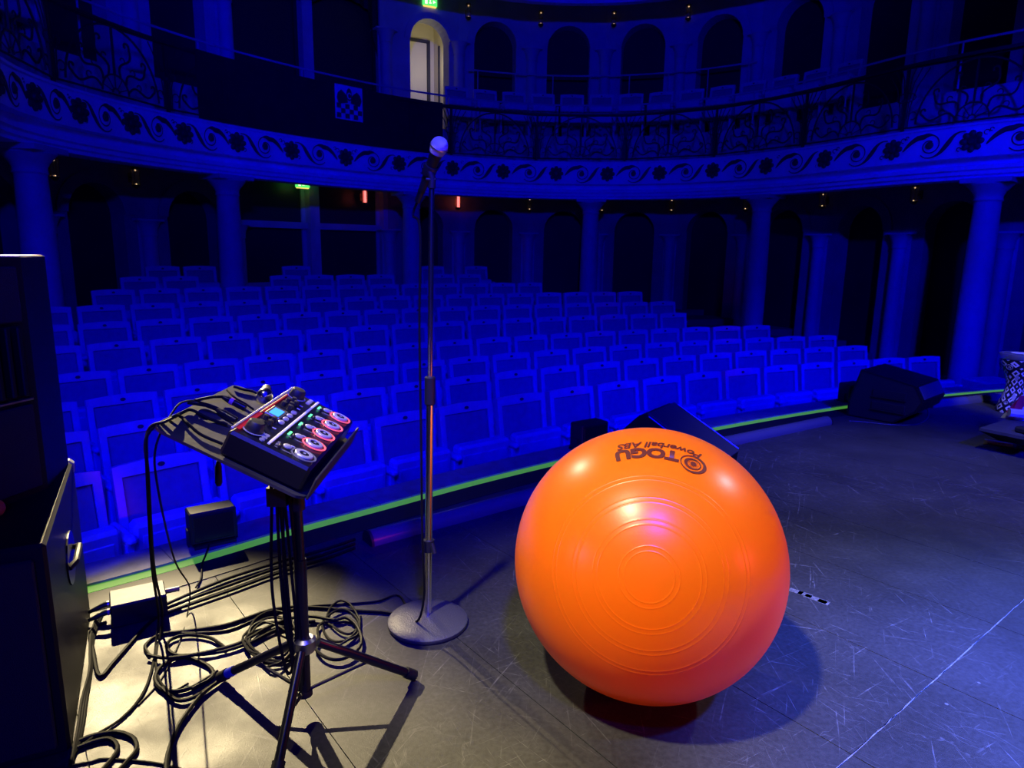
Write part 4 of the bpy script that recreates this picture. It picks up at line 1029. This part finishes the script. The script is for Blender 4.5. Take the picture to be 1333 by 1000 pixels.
for x, y in ((-0.175, 0.062), (0.175, 0.068)):
    kq = link('knob', KNM, dev, Matrix.Translation((x, y, 0))); link('knob_ring', KR, kq)
KQ = MB(); KQ.lathe([(0.007, 0), (0.0065, 0.012), (0.0005, 0.013)], 14); KQM = KQ.mesh('small_knob', M_BLACK, True)
for x, y in ((-0.125, 0.064), (-0.10, 0.050), (-0.08, 0.068), (-0.07, 0.05), (0.06, 0.05), (0.065, 0.07), (0.085, 0.055), (0.105, 0.07), (0.11, 0.05), (0.13, 0.062)): link('small_knob', KQM, dev, Matrix.Translation((x, y, 0)))
for x, y in ((0.05, 0.035), (0.09, 0.034), (0.12, 0.036), (-0.11, 0.034)): link('track_mark', TK, dev, Matrix.Translation((x, y, 0)))
# leads on the tray, hanging over its rear corner
def TW(px): return onplane(*px, tp0 + DN * 0.007, DN)
dl = TW((216, 553))
def drop(p, spread, r, lab, endpx, k0=0):
    g_ = G(*endpx[0], r); s_ = [p, p + Vector((-0.02, 0.01, -0.02)), Vector((p.x - 0.025 + spread, p.y, p.z - 0.12)), Vector((p.x * 0.5 + g_.x * 0.5 - 0.012, (p.y + g_.y) / 2, p.z * 0.45)), Vector((g_.x, g_.y + 0.03, 0.09)), g_]
    return s_ + [G(u, v, r) for u, v in endpx[1:]]
rear = TW((232, 540)); 
cable([TW((296, 553)), TW((272, 545)), TW((250, 534)), TW((240, 536)), TW((226, 545)) + DN * 0.004, TW((214, 551)) + DN * 0.004] + drop(TW((207, 552)) + Vector((-0.012, 0, 0)), 0.0, 0.005, '', [(203, 835), (200, 860), (192, 890), (178, 915), (155, 938), (128, 955), (105, 972)])[1:], 0.0038, 'black lead from the loop station hanging off the tray corner to the subwoofer')
cable([TW((290, 578)), TW((262, 566)), TW((245, 552)), TW((236, 543)), TW((224, 546)) + DN * 0.008] + drop(TW((214, 556)) + Vector((-0.02, -0.01, 0)), 0.004, 0.005, '', [(208, 830), (203, 850), (205, 880), (222, 900), (245, 890)])[1:], 0.0038, 'black lead hanging off the tray corner into the floor loops')
cable([TW((305, 545)), TW((285, 532)), TW((262, 524)), TW((240, 527)) + DN * 0.01, TW((226, 536)) + DN * 0.006] + drop(TW((228, 562)) + Vector((-0.02, -0.02, -0.01)), 0.006, 0.0025, '', [(244, 800), (236, 830), (222, 862), (206, 890), (180, 918)])[1:], 0.0025, 'thin black wire hanging from the rear of the tray to the floor')
def plug_lead(a_, b_, c_, lab, colr):
    e = empty('jack_plug'); e.matrix_world = frame(TW(b_), DU, -DV, DN); tag(e, lab, 'plug')
    A_, B_, C_ = (TW(q) - TW(b_) for q in (a_, b_, c_)); inv = Matrix((DU, -DV, DN))
    A_, B_, C_ = inv @ A_, inv @ B_, inv @ C_
    z_ = Vector((0, 0, 0.006)); q = MB(); q.tube([A_ + z_, A_.lerp(B_, 0.6) + z_ * 1.6, B_ + z_], 0.004, 8); q.build('lead', M_CABLE, e, True)
    q = MB(); q.tube([B_ + z_, B_.lerp(C_, 0.3) + z_, C_ + z_], [0.005, 0.009, 0.009], 12); q.build('sleeve', M_BLACKG, e, True)
    q = MB(); q.tube([B_.lerp(C_, 0.35) + z_, B_.lerp(C_, 0.5) + z_], 0.0098, 12); q.build('colour_band', colr, e, True)
plug_lead((253, 524), (288, 519), (318, 534), 'jack plug with pink band lying on the tray behind the loop station', mat('pink_band', (0.8, 0.25, 0.35), 0.4))
plug_lead((243, 527), (281, 536), (306, 550), 'plain grey jack plug lying on the tray behind the loop station', M_BLACKG)
cable([TW((304, 503)), TW((316, 507)), TW((330, 510)), TW((346, 518))], 0.004, 'short grey cable across the far corner of the tray')
cable([TW((296, 508)), TW((306, 518)), TW((320, 526)), TW((330, 533))], 0.003, 'thin black cable draped over the far end of the tray')
sm_ = empty('ball_microphone'); pm = TW((341, 524)); sm_.matrix_world = frame(pm, DU, -DV, DN); tag(sm_, 'small silver ball head lying on the tray behind the loop station', 'microphone head')
b = MB(); b.lathe([(0.0005, -0.003)] + [(0.024 * math.cos(t), 0.021 + 0.024 * math.sin(t)) for t in np.linspace(-1.4, 1.5, 12)], 24); b.build('grille', M_CHROME, sm_, True)
b = MB(); b.tube([(0.0, 0.0, 0.021), (0.07, 0.02, 0.018)], [0.018, 0.014], 12); b.build('handle', M_BLACK, sm_, True)
# leads tied at the clamp
for j, (dx, ln) in enumerate(((-0.045, 0.42), (-0.03, 0.55), (-0.058, 0.5))):
    c0 = cl + Vector((dx, -0.02, 0.0)); cable([c0 + Vector((0, 0, 0.06)), c0, c0 + Vector((-0.006 * j, 0, -ln * 0.5)), c0 + Vector((0.008, 0.0, -ln + 0.04)), c0 + Vector((0.022, 0.004, -ln)), c0 + Vector((0.034, 0, -ln + 0.06)), c0 + Vector((0.026, 0.004, -ln * 0.4)), c0 + Vector((0.02, 0.0, 0.01))], 0.0042, 'hanging loop of black cable tied to the tripod clamp', group='cable loops at the clamp')
# pendant pack under the tray
pk_ = Dp(284, 618, 1.95); e = empty('belt_pack', pk_ - Vector((0, 0, 0.035))); tag(e, 'small black connector dangling by a wire below the tray', 'connector')
b = MB(); b.tube([(0, 0, 0.0), (0, 0, 0.01), (0.002, 0, 0.06), (0.004, 0, 0.078)], [0.006, 0.0105, 0.0095, 0.005], 10); b.build('body', M_BLACK, e, True)
b = MB(); b.tube(smooth_path([(0.004, 0, 0.076), (0.0, -0.02, 0.10), (-0.02, -0.06, 0.13)], 5), 0.002, 6); b.build('wire', M_CABLE, e, True)

# ================================================================== LOUDSPEAKER STACK
S0 = G(92, 985); S1 = G(118, 800); S0.z = S1.z = 0
SY = (S1 - S0).normalized(); SX = Vector((SY.y, -SY.x, 0)); dep = (S1 - S0).length; SH = 0.565
MS = frame(S0, SX, SY, Vector((0, 0, 1))); MSi = MS.inverted()
sub = empty('subwoofer'); sub.matrix_world = MS; tag(sub, 'large black subwoofer cabinet on the floor at the stage side', 'loudspeaker')
b = MB(); b.bbox((-0.33, dep / 2 + 0.01, SH / 2), (0.66, dep - 0.02, SH), 0.008); b.build('cabinet', M_TOLEX, sub)
b = MB(); b.bbox((-0.33, 0.008, SH / 2), (0.61, 0.016, SH - 0.06), 0.005); b.build('grille', M_GRILLE, sub)
b = MB(); b.prism([(0.10 * math.cos(t) , 0.075 * math.sin(t)) for t in np.linspace(0, 2 * math.pi, 21)[:-1]], frame((-0.002, dep * 0.55, 0.36), (0, 1, 0), (0, 0, 1), (1, 0, 0)), 0.006); hd = b.build('handle_plate', M_BLACKG, sub)
b = MB(); b.tube([(0.004, dep * 0.55 - 0.08, 0.36), (0.02, dep * 0.55 - 0.06, 0.37), (0.02, dep * 0.55 + 0.06, 0.37), (0.004, dep * 0.55 + 0.08, 0.36)], 0.009, 8); b.build('handle_bar', M_BLACK, hd, True)
for (y, z) in ((dep - 0.02, SH - 0.02),):
    b = MB(); b.bbox((-0.018, y, z), (0.045, 0.05, 0.05), 0.012); b.build('corner_cap', mat('lit_corner', (0.35, 0.34, 0.30), 0.5), sub)  # pale colour paints lamplight on the rear top corner
zt_ = 1.230 - SH
hs = empty('top_loudspeaker'); hs.matrix_world = MS @ Matrix.Translation((0, 0, SH)); tag(hs, 'tall black loudspeaker standing on the subwoofer, top lit', 'loudspeaker')
HP = [(-0.32, 0.13), (-0.038, 0.463), (-0.008, 0.706), (-0.35, 0.74), (-0.62, 0.45)]
b = MB(); b.prism(HP, Matrix.Identity(4), zt_); b.build('cabinet', M_TOLEX, hs)
b = MB(); b.prism([(-0.317 + (x + 0.317) * 0.98, 0.45 + (y - 0.45) * 0.98) for x, y in HP], Matrix.Translation((0, 0, zt_)), 0.003); b.build('glare_panel', mat('top_glare', (0.48, 0.45, 0.38), 0.6, var=0.2, vscale=12), hs)  # pale sheet puts the grazing lamp glare on the black top into colour
fx = Vector((0.282, 0.333, 0)).normalized(); MF = frame((-0.32, 0.13, 0), fx, Vector((-fx.y, fx.x, 0)), (0, 0, 1)); FW = 0.436
def fpart(nm, mt_, c, d, bev, par=None):
    b_ = MB(); b_.bbox(c, d, bev); b_.v = [tuple(MF @ Vector(v)) for v in b_.v]; return b_.build(nm, mt_, par or hs)
fpart('lower_grille', M_GRILLE, (FW / 2, -0.007, 0.14), (FW - 0.05, 0.014, 0.24), 0.004)
fpart('upper_grille', M_GRILLE, (FW / 2, -0.007, 0.565), (FW - 0.05, 0.014, 0.15), 0.004)
fpart('badge_bar', M_STEEL, (FW / 2, -0.006, 0.275), (FW - 0.04, 0.012, 0.008), 0.002)
hn = fpart('horn', M_BLACK, (FW / 2, -0.003, 0.385), (FW - 0.06, 0.006, 0.19), 0.002)
for x in (0.06, 0.31, 0.345, 0.38):
    fpart('horn_fin', M_TOLEX, (x, -0.016, 0.385), (0.014, 0.03, 0.19), 0.003, hn)
ob = G(-7, 664, SH + 0.02); b = MB(); b.lathe([(0.0005, 0.0)] + [(0.024 * math.cos(t), 0.024 + 0.024 * math.sin(t)) for t in np.linspace(-1.4, 1.4, 14)] + [(0.0005, 0.048)], 20)
o = b.build('small_ball', mat('small_orange', (0.9, 0.25, 0.05), 0.4), None, True); o.location = (ob.x, ob.y, SH); tag(o, 'small orange ball lying on the subwoofer top', 'ball')

# ================================================================== SMALL STAGE GEAR
def footlight(px, wpx, label, rz):
    p = G(*px, 0.012); sc = (p - Vector((0, 0, H))).length / FPX * wpx
    e = empty('footlight', (p.x, p.y, 0.012), rz); tag(e, label, 'stage light', 'footlights on the ledge')
    b_ = MB(); b_.bbox((0, 0, sc * 0.46), (sc, sc * 0.55, sc * 0.75), 0.006); b_.build('housing', M_BLACK, e)
    b_ = MB(); b_.box((0, 0, 0.006), (sc * 0.9, sc * 0.7, 0.012)); b_.box((sc * 0.52, 0, sc * 0.2), (0.008, sc * 0.2, sc * 0.4)); b_.box((-sc * 0.52, 0, sc * 0.2), (0.008, sc * 0.2, sc * 0.4)); b_.build('bracket', M_BLACK, e)
    b_ = MB(); b_.bbox((0, -sc * 0.28, sc * 0.46), (sc * 0.86, 0.01, sc * 0.6), 0.003); b_.build('lens', M_BLACKG, e)
footlight((277, 704), 50, 'small black box light on the ledge, left of the tripod pole', 0.62)
footlight((766, 585), 44, 'small black box light on the ledge behind the orange ball', 0.62)
footlight((1106, 522), 26, 'small black box light on the ledge beside the slotted floor monitor', 0.5)
cable([G(272, 710, 0.03), G(268, 722, 0.02), G(263, 735, 0.012), G(262, 752, 0.006), G(255, 765, 0.01)], 0.004, 'short lead from the box light over the green strip')
di = empty('junction_box', G(182, 800), 0.55); tag(di, 'dark metal junction box with grey lid on the floor by the green strip', 'box')
b = MB(); b.bbox((0, 0, 0.04), (0.17, 0.125, 0.078), 0.004); b.build('body', M_BLACKG, di)
b = MB(); b.bbox((0, 0, 0.0805), (0.165, 0.12, 0.004), 0.001); b.build('lid', mat('grey_lid', (0.08, 0.08, 0.08), 0.55, var=0.2, vscale=40), di)
for i, (y, z) in enumerate(((-0.03, 0.05), (0.03, 0.05))):
    b = MB(); b.tube([(-0.085, y, z), (-0.10, y, z), (-0.15, y, z - 0.015)], [0.010, 0.010, 0.006], 10); c_ = b.build('connector', M_BLACKG, di, True)
    b = MB(); b.tube([(-0.088, y, z), (-0.094, y, z)], 0.0112, 10); b.build('connector_ring', MATS['pink_band'] if i == 0 else M_STEEL, c_, True)
b = MB(); b.tube([(0.085, 0.02, 0.055), (0.13, 0.03, 0.05)], 0.009, 10); b.build('connector', M_STEEL, di, True)

def batten(p0, p1, label):
    p0, p1 = Vector(p0), Vector(p1); d = (p1 - p0); n_ = d.normalized(); Ln = d.length
    e = empty('batten_light', p0, math.atan2(n_.y, n_.x)); tag(e, label, 'batten light', 'batten lights along the stage edge')
    pr_ = [(0.045 * math.cos(t), 0.012 + 0.045 * math.sin(t)) for t in np.linspace(0, math.pi, 15)] + [(-0.045, 0.0), (0.045, 0.0)]
    b_ = MB(); b_.prism(pr_, frame((0.01, 0, 0), (0, 1, 0), (0, 0, 1), (1, 0, 0)), Ln - 0.02); b_.build('housing', mat('batten_plastic', (0.12, 0.115, 0.13), 0.25), e, True)
    for x in (0.0, Ln - 0.012): 
        b_ = MB(); b_.prism([(x_ * 1.06, z_ * 1.04) for x_, z_ in pr_], frame((x, 0, 0), (0, 1, 0), (0, 0, 1), (1, 0, 0)), 0.012); b_.build('end_cap', M_BLACK, e, True)
q0, q1 = G(478, 708), G(700, 648); dd = (q1 - q0).normalized()
batten(q0, q0 + dd * 1.9, 'long rounded batten light on the floor, violet sheen, near the microphone stand')
r1, r0 = G(1077, 551), G(945, 579); d3 = (r1 - r0).normalized()
batten(r1 - d3 * 1.9, r1, 'long rounded batten light on the floor ending at the slotted monitor, blue sheen')
t0_, t1_ = G(1207, 530), G(1320, 517); d4 = (t1_ - t0_).normalized()
batten(t0_, t0_ + d4 * 1.9, 'long rounded batten light on the floor behind the goblet drum')

# wedge monitor with slots
q = G(1102, 541); ux = Vector((0.67, -0.74, 0)).normalized(); wx = Vector((0.74, 0.67, 0)).normalized()
wm = empty('floor_monitor'); MW = frame(q, ux, wx, Vector((0, 0, 1))); wm.matrix_world = MW; tag(wm, 'black wedge floor monitor with two slots in its side', 'floor monitor')
pf_ = [(0.0, 0.0), (0.34, 0.0), (0.50, 0.12), (0.535, 0.20), (0.47, 0.315), (0.07, 0.385), (0.0, 0.12)]
b = MB(); b.prism(pf_, frame((0, 0, 0), (1, 0, 0), (0, 0, 1), (0, -1, 0)), -0.50); b.build('cabinet', M_TOLEX, wm)
M_TOLB = mat('monitor_side', (0.016, 0.016, 0.018), 0.5, bump=0.3, bscale=200)
b = MB(); b.prism([(0.26 + (x - 0.26) * 0.94, 0.18 + (z - 0.18) * 0.93) for x, z in pf_], frame((0, -0.001, 0), (1, 0, 0), (0, 0, 1), (0, -1, 0)), 0.006); b.build('side_cover', M_TOLB, wm)
for z in (0.225, 0.125):
    b = MB(); b.bbox((0.30, -0.010, z), (0.24, 0.012, 0.058), 0.003); s_ = b.build('handle_slot', MATS['matt_black'], wm)
    b = MB(); b.box((0.30, -0.016, z - 0.032), (0.25, 0.014, 0.006)); b.build('slot_lip', M_TOLB, s_)
b = MB(); b.bbox((0.508, 0.25, 0.262), (0.012, 0.44, 0.105), 0.003, Matrix.Rotation(-0.50, 3, 'Y')); b.build('grille', mat('monitor_grille', (0.09, 0.09, 0.10), 0.6, bump=0.6, bscale=350), wm)
cable(fl([(1105, 548), (1130, 550), (1160, 553), (1190, 553), (1205, 547), (1209, 537), (1204, 527), (1196, 521)], 0.004) + [G(1188, 521, 0.08)], 0.004, 'thin grey cable looping on the floor around the slotted monitor', mt_=mat('grey_cable', (0.08, 0.08, 0.08), 0.5))
# second wedge behind the ball
wb = empty('floor_monitor'); pt = Dp(832, 541, 3.9); 
A_ = Dp(832, 541, 3.95); B_ = Dp(871, 526, 4.30); Cc = Dp(955, 597, 3.55)
xd = Vector((B_.x - A_.x, B_.y - A_.y, 0)).normalized(); yd = Vector((xd.y, -xd.x, 0))
Aw = A_; hz = A_.z
MW2 = frame((Aw.x, Aw.y, 0), xd, -yd, Vector((0, 0, 1))); wb.matrix_world = MW2; tag(wb, 'black wedge floor monitor half hidden behind the orange ball', 'floor monitor')
prw = [(-0.16, 0.0), (0.46, 0.0), (0.47, 0.09), (0.06, hz), (0.0, hz), (-0.17, 0.14)]
wl = max(0.42, (Vector((B_.x, B_.y, 0)) - Vector((A_.x, A_.y, 0))).length)
# profile runs along -y(local) (towards the camera side), extruded along local x
b = MB(); b.prism(prw, frame((0, 0, 0), (0, -1, 0), (0, 0, 1), (-1, 0, 0)), -wl); b.build('cabinet', M_TOLEX, wb)
sl = math.atan2(hz - 0.09, 0.41)
b = MB(); b.bbox((wl / 2, -0.262, (hz + 0.09) / 2 + 0.006), (wl - 0.05, 0.50, 0.014), 0.004, Matrix.Rotation(sl, 3, 'X')); b.build('grille', mat('wedge_grille', (0.04, 0.04, 0.045), 0.65, bump=0.6, bscale=350), wb)
for x in (0.004, wl - 0.004):
    b = MB(); b.tube([(x, -0.06, hz + 0.003), (x, -0.47, 0.095)], 0.005, 6); b.build('edge_trim', M_STEEL, wb, True)

# goblet drum
dp = G(1316, 536); dr = empty('goblet_drum', dp); tag(dr, 'goblet drum with black and silver mosaic inlay on the stage', 'drum')
def mosaic():
    M = bpy.data.materials.new('mosaic_inlay'); M.use_nodes = True; nt = M.node_tree; L = nt.links; p = nt.nodes['Principled BSDF']
    tc = nt.nodes.new('ShaderNodeTexCoord'); sx = nt.nodes.new('ShaderNodeSeparateXYZ'); L.new(tc.outputs['Object'], sx.inputs[0])
    at = nt.nodes.new('ShaderNodeMath'); at.operation = 'ARCTAN2'; L.new(sx.outputs[1], at.inputs[0]); L.new(sx.outputs[0], at.inputs[1])
    cb = nt.nodes.new('ShaderNodeCombineXYZ'); m1 = nt.nodes.new('ShaderNodeMath'); m1.operation = 'MULTIPLY'; m1.inputs[1].default_value = 0.9549; L.new(at.outputs[0], m1.inputs[0])
    m2 = nt.nodes.new('ShaderNodeMath'); m2.operation = 'MULTIPLY'; m2.inputs[1].default_value = 9.0; L.new(sx.outputs[2], m2.inputs[0])
    L.new(m1.outputs[0], cb.inputs[0]); L.new(m2.outputs[0], cb.inputs[1])
    ck = nt.nodes.new('ShaderNodeTexVoronoi'); ck.inputs['Scale'].default_value = 1.5; ck.distance = 'MANHATTAN'; ck.inputs['Randomness'].default_value = 0.15; L.new(cb.outputs[0], ck.inputs['Vector'])
    wv = nt.nodes.new('ShaderNodeMath'); wv.operation = 'SINE'; w2_ = nt.nodes.new('ShaderNodeMath'); w2_.operation = 'MULTIPLY'; w2_.inputs[1].default_value = 10; L.new(ck.outputs['Distance'], w2_.inputs[0]); L.new(w2_.outputs[0], wv.inputs[0])
    rp = nt.nodes.new('ShaderNodeValToRGB'); rp.color_ramp.interpolation = 'CONSTANT'; rp.color_ramp.elements[0].color = (0.012, 0.012, 0.015, 1); rp.color_ramp.elements[1].position = 0.5; rp.color_ramp.elements[1].color = (0.62, 0.60, 0.56, 1)
    L.new(wv.outputs[0], rp.inputs[0]); L.new(rp.outputs[0], p.inputs['Base Color']); p.inputs['Roughness'].default_value = 0.3
    return M
b = MB(); b.lathe([(0.115, 0.0), (0.118, 0.01), (0.095, 0.08), (0.068, 0.19), (0.066, 0.24), (0.082, 0.30), (0.115, 0.37), (0.135, 0.42), (0.14, 0.455)], 36); b.build('body', mosaic(), dr, True)
b = MB(); b.lathe([(0.142, 0.45), (0.148, 0.46), (0.146, 0.492), (0.13, 0.498)], 36); b.build('rim', mat('drum_rim', (0.35, 0.35, 0.36), 0.3, 0.8), dr, True)
b = MB(); b.lathe([(0.131, 0.497), (0.0005, 0.499)], 36); b.build('drum_skin', mat('drum_skin', (0.6, 0.6, 0.6), 0.4), dr, True)
# raised medallions and lozenges of the inlay
M_INL = mat('inlay_silver', (0.30, 0.29, 0.27), 0.3)
for k_ in range(6):
    a = k_ * math.pi / 3 - 0.5 - 2.2
    for (z, r, rad_, kind_) in ((0.385, 0.123, 0.034, 0), (0.30, 0.083, 0.026, 1), (0.14, 0.080, 0.026, 1), (0.085, 0.094, 0.020, 0)):
        aa = a + (math.pi / 6 if kind_ else 0); nrm = Vector((math.cos(aa), math.sin(aa), -0.45 if z > 0.24 else 0.3)).normalized(); tx = Vector((-math.sin(aa), math.cos(aa), 0)); uz = nrm.cross(tx)
        Mx = frame(Vector((r * math.cos(aa), r * math.sin(aa), z)) - nrm * 0.004, tx, uz, nrm); b = MB()
        if kind_ == 0:
            b.lathe([(rad_ * 0.30, 0.0), (rad_ * 0.30, 0.007), (0.0005, 0.008)], 14, Mx); b.lathe([(rad_ * 0.6, 0.0), (rad_ * 0.6, 0.006), (rad_ * 0.78, 0.006), (rad_ * 0.78, 0.0)], 18, Mx, False)
            b.build('medallion', M_INL, dr)
        else:
            b.prism([(0, -rad_ * 1.5), (rad_ * 0.6, 0), (0, rad_ * 1.5), (-rad_ * 0.6, 0)], Mx, 0.007); b.build('lozenge', M_INL, dr)
# low percussion table with towel
tc_ = G(1335, 585); tz = 0.155
pt_ = empty('percussion_table', tc_); tag(pt_, 'low black table top on a short grey metal stand', 'table')
def tl_(u, v, z): p = G(u, v, z); return (p.x - tc_.x, p.y - tc_.y)
c1, c2, c3 = tl_(1275, 557, tz), tl_(1324, 541, tz), tl_(1345, 571, tz)
c4 = (c2[0] + c3[0] - c1[0], c2[1] + c3[1] - c1[1])
pl_ = [c1, c3, c4, c2]
b = MB(); b.prism(pl_, Matrix.Translation((0, 0, tz - 0.02)), 0.02); b.build('table_top', mat('table_top', (0.06, 0.06, 0.065), 0.5, var=0.2, vscale=10), pt_)
mc = ((c1[0] + c4[0]) / 2, (c1[1] + c4[1]) / 2); V = [Vector((x, y, tz - 0.021)) for x, y in pl_] + [Vector((mc[0] + (x - mc[0]) * 0.55, mc[1] + (y - mc[1]) * 0.55, tz - 0.09)) for x, y in pl_]
b = MB(); b.add(V, [(0, 1, 2, 3), (7, 6, 5, 4)] + [(i, (i + 1) % 4, 4 + (i + 1) % 4, 4 + i)[::-1] for i in range(4)]); b.build('under_case', M_BLACK, pt_)
b = MB(); b.box((mc[0], mc[1], 0.035), (0.09, 0.03, 0.07)); b.build('stand_post', M_STEEL, pt_)
for a in (0.3, 2.4, 4.5):
    b = MB(); b.box((mc[0] + 0.10 * math.cos(a), mc[1] + 0.10 * math.sin(a), 0.011), (0.22, 0.035, 0.022), Matrix.Rotation(a, 3, 'Z')); b.build('stand_leg', M_STEEL, pt_)
b = MB(); b.bbox((c3[0] * 0.55 + mc[0] * 0.45, c3[1] * 0.55 + mc[1] * 0.45, tz + 0.02), (0.16, 0.10, 0.04), 0.01, Matrix.Rotation(0.4, 3, 'Z')); o = b.build('pouch', M_BLACK)
o.location = tc_; tag(o, 'small black pouch lying on the low percussion table', 'pouch')
def towel():
    p0 = G(1322, 545, tz); e = empty('towel', (p0.x, p0.y, tz)); tag(e, 'crumpled white towel with red end on the percussion table', 'towel')
    for nm, c_, sx_, sz_, m_ in (('white_cloth', (0.06, 0.0, 0), 0.13, 0.21, mat('white_towel', (0.8, 0.8, 0.82), 0.8, bump=0.3, bscale=150)), ('red_cloth', (-0.03, -0.03, 0.05), 0.055, 0.12, mat('red_towel', (0.6, 0.02, 0.06), 0.8))):
        V = []; F = []; n1, n2 = 18, 12
        for i in range(n2 + 1):
            f_ = i / n2
            for j in range(n1):
                a = 2 * math.pi * j / n1; rr = sx_ * (1 - 0.72 * f_ ** 1.3) * (1 + 0.16 * math.sin(3 * a + 4 * f_) + 0.08 * math.sin(7 * a))
                V.append(Vector((c_[0] + rr * math.cos(a) + 0.03 * f_, c_[1] + 0.55 * rr * math.sin(a), c_[2] + sz_ * f_)))
        for i in range(n2):
            for j in range(n1): l = (j + 1) % n1; F.append((i * n1 + j, i * n1 + l, (i + 1) * n1 + l, (i + 1) * n1 + j))
        F.append(tuple(n2 * n1 + j for j in range(n1))); F.append(tuple(range(n1))[::-1])
        b_ = MB(); b_.add(V, F); b_.build(nm, m_, e, True)
    b_ = MB(); b_.tube([(-0.09, -0.05, 0.055), (-0.03, -0.065, 0.05), (0.03, -0.07, 0.045)], 0.03, 8); b_.build('cuff', MATS['white_towel'], e, True)
towel()
# backless stool-like seat end of the front row
r, z, t0 = ROWS[0]; th = t0 + 16.45 * 0.54 / r; p = RC + Vector((r * math.sin(th), r * math.cos(th), 0))
stl = empty('stool', (p.x, p.y, zs[0]), -th); tag(stl, 'low upholstered stool at the end of the front seat row', 'stool')
b = MB(); b.bbox((0.03, -0.25, 0.56), (0.50, 0.42, 0.12), 0.02); b.build('cushion', M_SEATF, stl)
for x in (-0.18, 0.24):
    for y in (-0.42, -0.08): b = MB(); b.box((x, y, 0.25), (0.04, 0.04, 0.50)); b.build('leg', M_BLACK, stl)
